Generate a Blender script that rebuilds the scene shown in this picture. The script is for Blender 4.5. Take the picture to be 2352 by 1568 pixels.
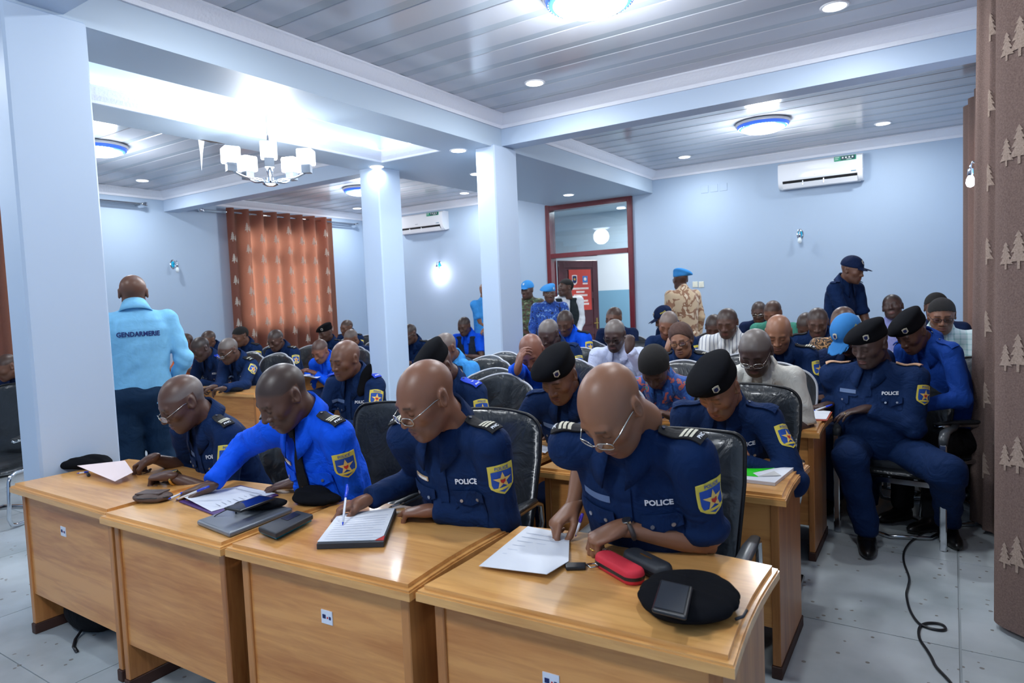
import bpy, bmesh, math, random
import numpy as np
from mathutils import Vector, Matrix
from mathutils.bvhtree import BVHTree
from mathutils.geometry import delaunay_2d_cdt
SC = bpy.context.scene
for _o in list(bpy.data.objects): bpy.data.objects.remove(_o)
COL = SC.collection
PI = math.pi
rnd = random.Random(7)
# ------------------------------------------------------------------ camera
CAMZ = 1.55
FPX = 1540.0
_yaw, _pit, _rol = math.radians(-33.33), math.radians(3.574), math.radians(-2.385)
_f = Vector((math.sin(_yaw)*math.cos(_pit), math.cos(_yaw)*math.cos(_pit), -math.sin(_pit)))
_r = Vector((math.cos(_yaw), -math.sin(_yaw), 0)); _u = _r.cross(_f)
CR = _r*math.cos(_rol) + _u*math.sin(_rol); CU = -_r*math.sin(_rol) + _u*math.cos(_rol); CF = _f
cam = bpy.data.cameras.new('camera'); cam.sensor_width = 36; cam.lens = FPX/2352*36
cam.clip_start = .05
camo = bpy.data.objects.new('camera', cam); COL.objects.link(camo)
M = Matrix.Identity(4)
for i in range(3):
    M[i][0] = CR[i]; M[i][1] = CU[i]; M[i][2] = -CF[i]
M[0][3] = 0; M[1][3] = 0; M[2][3] = CAMZ
camo.matrix_world = M
SC.camera = camo
cam.dof.use_dof = True; cam.dof.focus_distance = 3.2; cam.dof.aperture_fstop = 4.5
def _ray(px, py): return CR*((px-1176)/FPX) - CU*((py-784)/FPX) + CF
def atz(px, py, z):
    d = _ray(px, py); return Vector((0, 0, CAMZ)) + d*((z-CAMZ)/d.z)
def aty(px, py, y):
    d = _ray(px, py); return Vector((0, 0, CAMZ)) + d*(y/d.y)
def atx(px, py, x):
    d = _ray(px, py); return Vector((0, 0, CAMZ)) + d*(x/d.x)
# ------------------------------------------------------------------ light & view
SC.view_settings.view_transform = 'Standard'; SC.view_settings.look = 'None'
SC.view_settings.gamma = 1; SC.view_settings.use_curve_mapping = False
SC.view_settings.exposure = -0.45
W = bpy.data.worlds.new('sky'); SC.world = W; W.use_nodes = True
W.node_tree.nodes['Background'].inputs[0].default_value = (.78, .88, 1, 1)
W.node_tree.nodes['Background'].inputs[1].default_value = 14.0
LIGHTC = (.93, .97, 1.0)
def add_light(name, kind, loc, power, parent=None, size=.15, color=LIGHTC, rot=(0, 0, 0), spot=None):
    l = bpy.data.lights.new(name, kind); l.energy = power; l.color = color
    if kind == 'AREA': l.shape = 'DISK'; l.size = size
    elif kind == 'SPOT': l.shadow_soft_size = size; l.spot_size = spot or 2.4; l.spot_blend = .8
    else: l.shadow_soft_size = size
    o = bpy.data.objects.new(name, l); COL.objects.link(o); o.location = loc; o.rotation_euler = rot
    if parent: o.parent = parent
    return o
# ------------------------------------------------------------------ materials
def lin(c):
    return tuple(((v/255)/12.92 if v/255 <= .04045 else ((v/255+.055)/1.055)**2.4) for v in c) + (1,)
MATS = {}
def nodes_of(m): return m.node_tree.nodes, m.node_tree.links
def mat(name, rgb, rough=.6, metal=0, spec=.5, noise=0, nscale=20, bump=0, bscale=200, emit=None, estr=0, sss=0, coat=0, trans=0, alpha=1, sheen=0, detail=4, ior=1.45, bdist=.002, wr=0, tint=False):
    if name in MATS: return MATS[name]
    m = bpy.data.materials.new(name); m.use_nodes = True
    n, l = nodes_of(m); b = n['Principled BSDF']
    c = lin(rgb)
    b.inputs['Base Color'].default_value = c; b.inputs['Roughness'].default_value = rough
    b.inputs['Metallic'].default_value = metal; b.inputs['Specular IOR Level'].default_value = spec
    b.inputs['Coat Weight'].default_value = coat; b.inputs['Transmission Weight'].default_value = trans
    b.inputs['IOR'].default_value = ior
    b.inputs['Sheen Weight'].default_value = sheen
    if sss: b.inputs['Subsurface Weight'].default_value = sss; b.inputs['Subsurface Radius'].default_value = (.02, .008, .004); b.inputs['Subsurface Scale'].default_value = .2
    if emit: b.inputs['Emission Color'].default_value = lin(emit); b.inputs['Emission Strength'].default_value = estr
    tc = n.new('ShaderNodeTexCoord')
    if noise:
        t = n.new('ShaderNodeTexNoise'); t.inputs['Scale'].default_value = nscale; t.inputs['Detail'].default_value = detail
        l.new(tc.outputs['Object'], t.inputs['Vector'])
        mx = n.new('ShaderNodeMix'); mx.data_type = 'RGBA'
        mx.inputs[6].default_value = tuple(max(0, v*(1-noise)) for v in c[:3])+(1,); mx.inputs[7].default_value = tuple(min(1, v*(1+noise)) for v in c[:3])+(1,)
        l.new(t.outputs['Fac'], mx.inputs[0]); l.new(mx.outputs[2], b.inputs['Base Color'])
    if bump:
        t2 = n.new('ShaderNodeTexNoise'); t2.inputs['Scale'].default_value = bscale; t2.inputs['Detail'].default_value = 3
        l.new(tc.outputs['Object'], t2.inputs['Vector'])
        bp = n.new('ShaderNodeBump'); bp.inputs['Strength'].default_value = bump; bp.inputs['Distance'].default_value = bdist
        l.new(t2.outputs['Fac'], bp.inputs['Height']); l.new(bp.outputs['Normal'], b.inputs['Normal'])
        if wr:
            t3 = n.new('ShaderNodeTexNoise'); t3.inputs['Scale'].default_value = 7; t3.inputs['Detail'].default_value = 3; t3.inputs['Distortion'].default_value = 1.8
            l.new(tc.outputs['Object'], t3.inputs['Vector'])
            b2 = n.new('ShaderNodeBump'); b2.inputs['Strength'].default_value = wr; b2.inputs['Distance'].default_value = .03
            l.new(t3.outputs['Fac'], b2.inputs['Height']); l.new(b2.outputs['Normal'], bp.inputs['Normal'])
    if tint:
        at_ = n.new('ShaderNodeAttribute'); at_.attribute_name = 'tint'; m2 = n.new('ShaderNodeMix'); m2.data_type = 'RGBA'
        src = b.inputs['Base Color'].links[0].from_socket
        l.new(at_.outputs['Alpha'], m2.inputs[0]); l.new(src, m2.inputs[6]); l.new(at_.outputs['Color'], m2.inputs[7]); l.new(m2.outputs[2], b.inputs['Base Color'])
    MATS[name] = m
    return m
def wood(name, dark, light, axis, rough=.28, coat=.35, scale=1.0):
    if name in MATS: return MATS[name]
    m = mat(name, light, rough=rough, coat=coat)
    n, l = nodes_of(m); b = n['Principled BSDF']
    b.inputs['Coat Roughness'].default_value = .12
    tc = n.new('ShaderNodeTexCoord'); mp = n.new('ShaderNodeMapping')
    sc = [9*scale]*3; sc[axis] = .9*scale
    mp.inputs['Scale'].default_value = sc
    l.new(tc.outputs['Object'], mp.inputs['Vector'])
    oi = n.new('ShaderNodeObjectInfo'); ad = n.new('ShaderNodeVectorMath'); ad.operation = 'ADD'
    ml = n.new('ShaderNodeMath'); ml.operation = 'MULTIPLY'; ml.inputs[1].default_value = 37.0
    l.new(oi.outputs['Random'], ml.inputs[0]); l.new(mp.outputs[0], ad.inputs[0]); l.new(ml.outputs[0], ad.inputs[1])
    t = n.new('ShaderNodeTexNoise'); t.inputs['Scale'].default_value = .55; t.inputs['Detail'].default_value = 6; t.inputs['Distortion'].default_value = 1.6
    l.new(ad.outputs[0], t.inputs['Vector'])
    w = n.new('ShaderNodeTexNoise'); w.inputs['Scale'].default_value = 6; w.inputs['Detail'].default_value = 5; w.inputs['Distortion'].default_value = .6
    l.new(ad.outputs[0], w.inputs['Vector'])
    a = n.new('ShaderNodeMath'); a.operation = 'MULTIPLY_ADD'; a.inputs[1].default_value = .45
    l.new(w.outputs['Fac'], a.inputs[0]); l.new(t.outputs['Fac'], a.inputs[2])
    r = n.new('ShaderNodeValToRGB'); e = r.color_ramp.elements
    e[0].position = .48; e[0].color = lin(dark); e[1].position = .85; e[1].color = lin(light)
    l.new(a.outputs[0], r.inputs[0]); l.new(r.outputs[0], b.inputs['Base Color'])
    return m
def pattern(name, cols, scale, rough=.8, stretch=(1, 1, 1), hard=True, detail=2, distort=.6):
    """a printed cloth: noise cut into flat colour patches"""
    if name in MATS: return MATS[name]
    m = mat(name, cols[0], rough=rough, sheen=.2)
    n, l = nodes_of(m); b = n['Principled BSDF']
    tc = n.new('ShaderNodeTexCoord'); mp = n.new('ShaderNodeMapping'); mp.inputs['Scale'].default_value = stretch
    l.new(tc.outputs['Object'], mp.inputs['Vector'])
    t = n.new('ShaderNodeTexNoise'); t.inputs['Scale'].default_value = scale; t.inputs['Detail'].default_value = detail; t.inputs['Distortion'].default_value = distort
    l.new(mp.outputs[0], t.inputs['Vector'])
    r = n.new('ShaderNodeValToRGB'); r.color_ramp.interpolation = 'CONSTANT' if hard else 'LINEAR'
    k = len(cols)
    pos = [0]+[.5+.22*(i-(k)/2)/(k/2) for i in range(1, k)]
    e = r.color_ramp.elements
    while len(e) < k: e.new(.5)
    for i in range(k): e[i].position = pos[i]; e[i].color = lin(cols[i])
    l.new(t.outputs['Fac'], r.inputs[0]); l.new(r.outputs[0], b.inputs['Base Color'])
    return m
def stripes(name, c1, c2, freq, rough=.8, axis='X', duty=.25, check=None):
    if name in MATS: return MATS[name]
    m = mat(name, c1, rough=rough)
    n, l = nodes_of(m); b = n['Principled BSDF']
    tc = n.new('ShaderNodeTexCoord'); sp = n.new('ShaderNodeSeparateXYZ'); l.new(tc.outputs['Object'], sp.inputs[0])
    def band(ax):
        mm = n.new('ShaderNodeMath'); mm.operation = 'MULTIPLY'; mm.inputs[1].default_value = freq; l.new(sp.outputs[ax], mm.inputs[0])
        fr = n.new('ShaderNodeMath'); fr.operation = 'FRACT'; l.new(mm.outputs[0], fr.inputs[0])
        gt = n.new('ShaderNodeMath'); gt.operation = 'LESS_THAN'; gt.inputs[1].default_value = duty; l.new(fr.outputs[0], gt.inputs[0])
        return gt
    g = band(axis)
    if check:
        g2 = band(check); ad = n.new('ShaderNodeMath'); ad.operation = 'MULTIPLY_ADD'; ad.inputs[1].default_value = .5
        l.new(g.outputs[0], ad.inputs[0]); h = n.new('ShaderNodeMath'); h.operation = 'MULTIPLY'; h.inputs[1].default_value = .5
        l.new(g2.outputs[0], h.inputs[0]); l.new(h.outputs[0], ad.inputs[2]); g = ad
    mx = n.new('ShaderNodeMix'); mx.data_type = 'RGBA'; mx.inputs[6].default_value = lin(c1); mx.inputs[7].default_value = lin(c2)
    l.new(g.outputs[0], mx.inputs[0]); l.new(mx.outputs[2], b.inputs['Base Color'])
    return m
def glass(name, tint=(235, 245, 250), rough=.02, mixf=.12):
    if name in MATS: return MATS[name]
    m = bpy.data.materials.new(name); m.use_nodes = True; n, l = nodes_of(m); n.clear()
    o = n.new('ShaderNodeOutputMaterial'); t = n.new('ShaderNodeBsdfTransparent'); t.inputs[0].default_value = lin(tint)
    g = n.new('ShaderNodeBsdfGlossy'); g.inputs['Roughness'].default_value = rough
    f = n.new('ShaderNodeFresnel'); f.inputs[0].default_value = 1.5
    a = n.new('ShaderNodeMath'); a.operation = 'ADD'; a.inputs[1].default_value = mixf*.3; l.new(f.outputs[0], a.inputs[0])
    x = n.new('ShaderNodeMixShader'); l.new(a.outputs[0], x.inputs[0]); l.new(t.outputs[0], x.inputs[1]); l.new(g.outputs[0], x.inputs[2]); l.new(x.outputs[0], o.inputs[0])
    MATS[name] = m; return m
# ------------------------------------------------------------------ mesh helpers
def tagk(o, label=None, cat=None, group=None, kind=None):
    if label: o['label'] = label
    if cat: o['category'] = cat
    if group: o['group'] = group
    if kind: o['kind'] = kind
    return o
def empty(name, loc=(0, 0, 0), rz=0, label=None, cat=None, group=None):
    o = bpy.data.objects.new(name, None); COL.objects.link(o); o.location = loc; o.rotation_euler = (0, 0, rz); o.empty_display_size = .05
    return tagk(o, label, cat, group)
def link(name, me, parent=None, loc=None, rot=None):
    o = bpy.data.objects.new(name, me); COL.objects.link(o)
    if loc is not None: o.location = loc
    if rot is not None: o.rotation_euler = rot
    if parent: o.parent = parent
    return o
def mesh(name, V, Fc, m, smooth=False, idx=None):
    me = bpy.data.meshes.new(name)
    V = np.asarray(V, dtype=np.float32).reshape(-1, 3)
    if isinstance(Fc, np.ndarray):
        k = Fc.shape[1]; nf = len(Fc)
        me.vertices.add(len(V)); me.vertices.foreach_set('co', V.ravel())
        me.loops.add(nf*k); me.loops.foreach_set('vertex_index', Fc.astype(np.int32).ravel())
        me.polygons.add(nf); me.polygons.foreach_set('loop_start', np.arange(0, nf*k, k, dtype=np.int32))
        me.update(calc_edges=True)
    else:
        me.from_pydata(V.tolist(), [], [list(f) for f in Fc]); me.update()
    for mm in (m if isinstance(m, (list, tuple)) else [m]): me.materials.append(mm)
    if idx is not None: me.polygons.foreach_set('material_index', np.asarray(idx, dtype=np.int32))
    me.polygons.foreach_set('use_smooth', np.full(len(me.polygons), bool(smooth)))
    me.validate()
    return me
class MB:
    """collects simple solids into one mesh"""
    def __init__(s): s.v = []; s.f = []; s.mi = []; s.cur = 0
    def add(s, V, Fc, mi=None):
        o = len(s.v); s.v += [tuple(p) for p in V]; s.f += [tuple(i+o for i in f) for f in Fc]; s.mi += [s.cur if mi is None else mi]*len(Fc); return s
    def box(s, x0, x1, y0, y1, z0, z1, b=0, R=None, mi=None):
        if b > 0:
            V = []; Fc = []
            b = min(b, (x1-x0)*.49, (y1-y0)*.49, (z1-z0)*.49)
            for (ix, x, xi) in ((0, x0, x0+b), (1, x1, x1-b)):
                for (iy, y, yi) in ((0, y0, y0+b), (1, y1, y1-b)):
                    for (iz, z, zi) in ((0, z0, z0+b), (1, z1, z1-b)):
                        V += [(x, yi, zi), (xi, y, zi), (xi, yi, z)]
            def ix_(a, b_, c, k): return ((a*2+b_)*2+c)*3+k
            for a in (0, 1):
                q = [ix_(a, 0, 0, 0), ix_(a, 1, 0, 0), ix_(a, 1, 1, 0), ix_(a, 0, 1, 0)]; Fc.append(q if a else q[::-1])
                q = [ix_(0, a, 0, 1), ix_(1, a, 0, 1), ix_(1, a, 1, 1), ix_(0, a, 1, 1)]; Fc.append(q[::-1] if a else q)
                q = [ix_(0, 0, a, 2), ix_(1, 0, a, 2), ix_(1, 1, a, 2), ix_(0, 1, a, 2)]; Fc.append(q if a else q[::-1])
            for a in (0, 1):
                for c in (0, 1):
                    q = [ix_(a, 0, c, 0), ix_(a, 1, c, 0), ix_(a, 1, c, 2), ix_(a, 0, c, 2)]; Fc.append(q if (a != c) else q[::-1])
                    q = [ix_(a, c, 0, 0), ix_(a, c, 1, 0), ix_(a, c, 1, 1), ix_(a, c, 0, 1)]; Fc.append(q[::-1] if (a != c) else q)
                    q = [ix_(0, a, c, 1), ix_(1, a, c, 1), ix_(1, a, c, 2), ix_(0, a, c, 2)]; Fc.append(q[::-1] if (a != c) else q)
                    for d in (0, 1):
                        q = [ix_(a, c, d, 0), ix_(a, c, d, 1), ix_(a, c, d, 2)]; Fc.append(q if (a+c+d) % 2 else q[::-1])
        else:
            V = [(x, y, z) for x in (x0, x1) for y in (y0, y1) for z in (z0, z1)]
            Fc = [(0, 1, 3, 2), (4, 6, 7, 5), (0, 4, 5, 1), (2, 3, 7, 6), (0, 2, 6, 4), (1, 5, 7, 3)]
        if R is not None: V = [tuple(R @ Vector(p)) for p in V]
        return s.add(V, Fc, mi)
    def tube(s, pts, r, n=10, cap=True, mi=None, flat=1.0, closed=False, up=None):
        pts = [Vector(p) for p in pts]; k = len(pts)
        rr = r if isinstance(r, (list, tuple)) else [r]*k
        V = []; prev = None
        for i, p in enumerate(pts):
            if closed: d = (pts[(i+1) % k]-pts[i-1])
            else: d = pts[min(i+1, k-1)]-pts[max(i-1, 0)]
            d.normalize()
            if prev is None:
                a = Vector(up) if up else (Vector((0, 0, 1)) if abs(d.z) < .9 else Vector((0, 1, 0)))
            else: a = prev
            a = (a-d*a.dot(d)).normalized(); prev = a; c = d.cross(a)
            for j in range(n):
                t = 2*PI*j/n; V.append(p+a*(math.sin(t)*rr[i]*flat)+c*(math.cos(t)*rr[i]))
        Fc = []
        for i in range(k if closed else k-1):
            i2 = (i+1) % k
            for j in range(n):
                Fc.append((i*n+j, i*n+(j+1) % n, i2*n+(j+1) % n, i2*n+j))
        if cap and not closed:
            Fc.append(tuple(range(n))[::-1]); Fc.append(tuple(range((k-1)*n, k*n)))
        return s.add(V, Fc, mi)
    def lathe(s, prof, n=20, c=(0, 0, 0), mi=None, sx=1, sy=1, axis=None):
        V = []; Fc = []; k = len(prof)
        for (r, z) in prof:
            for j in range(n):
                t = 2*PI*j/n; V.append(Vector((r*math.cos(t)*sx, r*math.sin(t)*sy, z)))
        if axis is not None:
            q = Vector((0, 0, 1)).rotation_difference(Vector(axis)); V = [q @ p for p in V]
        V = [p+Vector(c) for p in V]
        for i in range(k-1):
            for j in range(n): Fc.append((i*n+j, i*n+(j+1) % n, (i+1)*n+(j+1) % n, (i+1)*n+j))
        Fc.append(tuple(range(n))[::-1]); Fc.append(tuple(range((k-1)*n, k*n)))
        return s.add(V, Fc, mi)
    def prism(s, poly, d0, d1, fn, mi=None):
        """poly 2D (ccw), extruded d0..d1; fn(u,v,d)->xyz"""
        k = len(poly); V = [fn(u, v, d0) for u, v in poly]+[fn(u, v, d1) for u, v in poly]
        Fc = [tuple(range(k))[::-1], tuple(range(k, 2*k))]+[(i, (i+1) % k, k+(i+1) % k, k+i) for i in range(k)]
        return s.add(V, Fc, mi)
    def me(s, name, m, smooth=False): return mesh(name, s.v, s.f, m, smooth, s.mi)
    def obj(s, name, m, parent=None, smooth=False, loc=None, rot=None):
        o = link(name, s.me(name, m, smooth), parent, loc, rot)
        if smooth == 'auto': smooth_by_angle(o)
        return o
def smooth_by_angle(o, deg=40):
    me = o.data; me.polygons.foreach_set('use_smooth', np.ones(len(me.polygons), dtype=bool))
    bm = bmesh.new(); bm.from_mesh(me); a = math.radians(deg)
    for e in bm.edges:
        if len(e.link_faces) == 2 and e.calc_face_angle(0) > a: e.smooth = False
    bm.to_mesh(me); bm.free()
def grid(nu, nv, fn, wrapu=False):
    V = [fn(i/(nu if wrapu else nu-1), j/(nv-1)) for j in range(nv) for i in range(nu)]
    Fc = []
    for j in range(nv-1):
        for i in range(nu if wrapu else nu-1):
            i2 = (i+1) % nu
            Fc.append((j*nu+i, j*nu+i2, (j+1)*nu+i2, (j+1)*nu+i))
    return V, Fc
def solidify(o, t, offset=-1):
    md = o.modifiers.new('thick', 'SOLIDIFY'); md.thickness = t; md.offset = offset; return o
def copytree(o, parent=None, loc=None, rz=None, label=None, group=None):
    c = o.copy(); COL.objects.link(c); c.parent = parent
    if loc is not None: c.location = loc
    if rz is not None: c.rotation_euler = (0, 0, rz)
    if label: c['label'] = label
    if group: c['group'] = group
    for ch in list(o.children): 
        d = copytree(ch, c)
    return c
def struct(o): o['kind'] = 'structure'; return o
_font_cache = {}
def text2d(txt, size, bold=0.0, res=2):
    """2-D triangles of a text, centred, height = size"""
    key = (txt, bold)
    if key not in _font_cache:
        cu = bpy.data.curves.new('t', 'FONT'); cu.body = txt; cu.resolution_u = res; cu.offset = bold; cu.fill_mode = 'FRONT'; cu.dimensions = '2D'
        ob = bpy.data.objects.new('t', cu); COL.objects.link(ob)
        me = bpy.data.meshes.new_from_object(ob.evaluated_get(bpy.context.evaluated_depsgraph_get()))
        V = np.array([v.co[:2] for v in me.vertices]); Fc = [tuple(p.vertices) for p in me.polygons]
        bpy.data.objects.remove(ob); bpy.data.curves.remove(cu); bpy.data.meshes.remove(me)
        lo = V.min(0); hi = V.max(0); V = (V-(lo+hi)/2)/(hi[1]-lo[1])
        _font_cache[key] = (V, Fc)
    V, Fc = _font_cache[key]
    return V*size, Fc
def poly2d(pts, step=None):
    """triangulated polygon with interior points every step"""
    P = [Vector(p) for p in pts]
    # refine the outline
    out = []
    for i, p in enumerate(P):
        q = P[(i+1) % len(P)]; k = max(1, int((q-p).length/step)) if step else 1
        out += [p.lerp(q, t/k) for t in range(k)]
    n = len(out); allp = list(out)
    if step:
        xs = [p.x for p in out]; ys = [p.y for p in out]
        y = min(ys)+step*.5
        while y < max(ys):
            x = min(xs)+step*.5
            while x < max(xs): allp.append(Vector((x, y))); x += step
            y += step
    v, e, f, *_ = delaunay_2d_cdt(allp, [], [list(range(n))], 1, 1e-6)
    return np.array([p[:] for p in v]), [tuple(t) for t in f]
# ================================================================== the room
XR, XL, YF, YB = .34, -10.25, 10.1, -2.4
ZC, ZS = 3.435, 3.11
PAINT = mat('wall_paint', (168, 188, 211), rough=.55, noise=.03, nscale=1.5, bump=.08, bscale=60)
PAINTW = mat('beam_paint', (185, 203, 225), rough=.5, noise=.02, nscale=2)
SOFF = mat('soffit_paint', (178, 195, 212), rough=.5)
MOLD = mat('moulding_plaster', (226, 230, 240), rough=.45, bump=.35, bscale=45, bdist=.01)
def floor_material():
    m = mat('terrazzo', (176, 186, 190), rough=.32, spec=.4)
    n, l = nodes_of(m); b = n['Principled BSDF']; tc = n.new('ShaderNodeTexCoord')
    g = n.new('ShaderNodeNewGeometry')
    v = n.new('ShaderNodeTexVoronoi'); v.inputs['Scale'].default_value = 34; v.inputs['Randomness'].default_value = 1; l.new(g.outputs['Position'], v.inputs['Vector'])
    wn = n.new('ShaderNodeTexWhiteNoise'); l.new(v.outputs['Position'], wn.inputs['Vector'])
    th = n.new('ShaderNodeMath'); th.operation = 'LESS_THAN'; th.inputs[1].default_value = .07; l.new(wn.outputs['Value'], th.inputs[0])
    d = n.new('ShaderNodeMath'); d.operation = 'LESS_THAN'; d.inputs[1].default_value = .32; l.new(v.outputs['Distance'], d.inputs[0])
    mu = n.new('ShaderNodeMath'); mu.operation = 'MULTIPLY'; l.new(th.outputs[0], mu.inputs[0]); l.new(d.outputs[0], mu.inputs[1])
    t = n.new('ShaderNodeTexNoise'); t.inputs['Scale'].default_value = 2.2; t.inputs['Detail'].default_value = 7; l.new(g.outputs['Position'], t.inputs['Vector'])
    r = n.new('ShaderNodeValToRGB'); r.color_ramp.elements[0].position = .3; r.color_ramp.elements[0].color = lin((150, 160, 164)); r.color_ramp.elements[1].position = .65; r.color_ramp.elements[1].color = lin((188, 197, 202)); l.new(t.outputs['Fac'], r.inputs[0])
    mx = n.new('ShaderNodeMix'); mx.data_type = 'RGBA'; l.new(mu.outputs[0], mx.inputs[0]); l.new(r.outputs[0], mx.inputs[6]); mx.inputs[7].default_value = lin((126, 124, 120))
    l.new(mx.outputs[2], b.inputs['Base Color'])
    return m
TERR = floor_material(); JOINT = mat('floor_joint', (146, 154, 158), rough=.8)
fl = struct(MB().box(XL-.2, XR+.2, YB, YF+3.2, -.12, -.004).obj('floor', JOINT))
tile = MB().box(0, 1.045, 0, 1.045, -.06, 0).me('floor_tile', TERR)
x = .03
tx = []
while x > XL: tx.append(x-1.05); x -= 1.05
tx.append(.035)
for xx in tx:
    y = 3.3-1.05*6
    while y < YF:
        if xx > 0:
            o = link('floor_tile', MB().box(0, XR-.035, 0, 1.045, -.06, 0).me('floor_tile', TERR), fl, (xx, y, 0))
        else: link('floor_tile', tile, fl, (xx, y, 0))
        y += 1.05
# walls -----------------------------------------------------------
DX0, DX1 = -5.83, -4.24     # door opening in the far wall
w = MB(); T = .2
w.box(XL-T, DX0, YF, YF+T, 0, ZC+.3); w.box(DX1, XR+T, YF, YF+T, 0, ZC+.3); w.box(DX0, DX1, YF, YF+T, 3.13, ZC+.3)
struct(w.obj('wall_far', PAINT))
w = MB(); WIN = [(1.2, 3.1), (7.15, 8.95)]; WZ = (1.2, 2.98)
ys = [YB]
for a, b_ in WIN: w.box(XL-T, XL, ys[-1], a, 0, ZC+.3); w.box(XL-T, XL, a, b_, 0, WZ[0]); w.box(XL-T, XL, a, b_, WZ[1], ZC+.3); ys.append(b_)
w.box(XL-T, XL, ys[-1], YF, 0, ZC+.3)
struct(w.obj('wall_left', PAINT))
RWIN = [(2.2, 3.3), (4.05, 4.9), (6.75, 8.0)]
w = MB(); yy = YB
for a, b_ in RWIN: w.box(XR, XR+T, yy, a, 0, ZC+.3); w.box(XR, XR+T, a, b_, 0, .9); w.box(XR, XR+T, a, b_, 2.95, ZC+.3); yy = b_
w.box(XR, XR+T, yy, YF, 0, ZC+.3)
struct(w.obj('wall_right', PAINT))
struct(MB().box(XL-T, XR+T, YB-T, YB, 0, ZC+.3).obj('wall_back', PAINT))
struct(MB().box(-1.0, .33, YF-.35, YF, 0, 0.01).obj('trim_1', PAINT)) if False else None
WFR = mat('window_frame_metal', (90, 80, 76), rough=.5); WGL = glass('window_glass')
def window(n, x, a, b_, z0, z1, sgn):
    e = empty('window_%d' % n, (x, (a+b_)/2, z0)); e['kind'] = 'structure'
    h = z1-z0; wd = (b_-a)/2; f = MB()
    f.box(-.03, .03, -wd, wd, 0, .06); f.box(-.03, .03, -wd, wd, h-.06, h); f.box(-.03, .03, -wd, -wd+.06, 0, h); f.box(-.03, .03, wd-.06, wd, 0, h)
    f.box(-.03, .03, -wd, wd, h*.7, h*.7+.09); f.box(-.03, .03, -.03, .03, 0, h*.7)
    f.obj('window_frame', WFR, e)
    MB().box(-.004, .004, -wd+.06, -.03, .06, h*.7).obj('pane', WGL, e); MB().box(-.004, .004, .03, wd-.06, .06, h*.7).obj('pane', WGL, e); MB().box(-.004, .004, -wd+.06, wd-.06, h*.7+.09, h-.06).obj('pane', WGL, e)
window(1, XL-.1, WIN[0][0], WIN[0][1], WZ[0], WZ[1], 1); window(2, XL-.1, WIN[1][0], WIN[1][1], WZ[0], WZ[1], 1)
for i, (a, b_) in enumerate(RWIN): window(3+i, XR+.1, a, b_, .9, 2.95, -1)
# pillars ---------------------------------------------------------
def pillar(x0, x1, y0, y1, lab):
    o = MB().box(x0, x1, y0, y1, 0, ZS+.02, .012).obj('pillar', PAINTW); o['kind'] = 'structure'; return o
pillar(-4.11, -3.89, 1.49, 1.885, ''); pillar(-4.105, -3.87, 5.70, 6.12, ''); pillar(-5.715, -5.42, 5.63, 6.0, ''); pillar(.215, XR, 5.86, 6.13, '')
# ceiling: lowered middle strip with a light tray, beams, planked bays -------------
CX0, CX1 = -5.72, -3.9
TX0, TX1, TY0, TY1, TZ = -5.26, -4.41, 1.98, 5.53, 3.52
c = MB()
c.box(CX0, TX0, YB, YF, ZS, ZC+.25); c.box(TX1, CX1, YB, YF, ZS, ZC+.25); c.box(TX0, TX1, YB, TY0, ZS, ZC+.25); c.box(TX0, TX1, TY1, YF, ZS, ZC+.25)
c.box(TX0-.1, TX1+.1, TY0-.1, TY1+.1, TZ, TZ+.1)
struct(c.obj('ceiling_strip', SOFF))
BYS = [(YB, None), (1.56, 1.775), (5.89, 6.1)]
for (y0, y1) in BYS[1:]:
    struct(MB().box(CX1, XR, y0, y1, 3.139, ZC+.25).obj('beam', PAINTW)); struct(MB().box(XL, CX0, y0, y1, 3.139, ZC+.25).obj('beam', PAINTW))
PL1 = mat('ceiling_plank_gloss', (180, 184, 194), rough=.14, spec=.55); PL2 = mat('ceiling_strip_grey', (158, 168, 178), rough=.16, spec=.55)
PLG = mat('ceiling_gap', (70, 74, 80), rough=.8)
def prof_pts(): # crown moulding profile: (out from wall, down from ceiling)
    return [(0, 0), (.105, 0), (.105, .014), (.088, .022), (.066, .052), (.036, .082), (.02, .092), (.018, .108), (.018, .124), (0, .124)]
ntrim = [0]
def moulding(p, q, inward, z=ZC, sc=1.0, flip=False):
    ntrim[0] += 1
    p = Vector(p); q = Vector(q); n = Vector(inward); d = (q-p); L = d.length; d.normalize()
    V = []; P = prof_pts(); k = len(P)
    for t in (0, L):
        for (o_, dn) in P:
            mit = o_*sc if t == 0 else -o_*sc
            V.append(p+d*(t+mit)+n*(o_*sc)+Vector((0, 0, z-(dn*sc)))) if not flip else V.append(p+d*(t+mit)+n*(o_*sc)+Vector((0, 0, z+dn*sc)))
    Fc = [(i, (i+1) % k, k+(i+1) % k, k+i) for i in range(k)]
    o = link('trim_%d' % ntrim[0], mesh('trim', V, Fc, MOLD)); struct(o); smooth_by_angle(o, 50)
def bay(x0, x1, y0, y1):
    o = struct(MB().box(x0, x1, y0, y1, ZC+.02, ZC+.25).obj('ceiling', PLG))
    L = x1-x0; y = y0; k = 0
    me = MB().box(0, L, 0, .232, 0, .03, .004).box(0, L, .232, .316, .003, .03, mi=1).me('ceiling_plank', [PL1, PL2])
    while y < y1:
        if y+.32 > y1:
            wd = y1-y; link('ceiling_plank', MB().box(0, L, 0, wd, 0, .03).me('ceiling_plank', [PL1, PL2]), o, (x0, y, ZC))
        else: link('ceiling_plank', me, o, (x0, y, ZC))
        y += .32
    moulding((x0, y0, 0), (x1, y0, 0), (0, 1, 0)); moulding((x1, y1, 0), (x0, y1, 0), (0, -1, 0)); moulding((x0, y1, 0), (x0, y0, 0), (1, 0, 0)); moulding((x1, y0, 0), (x1, y1, 0), (-1, 0, 0))
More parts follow.
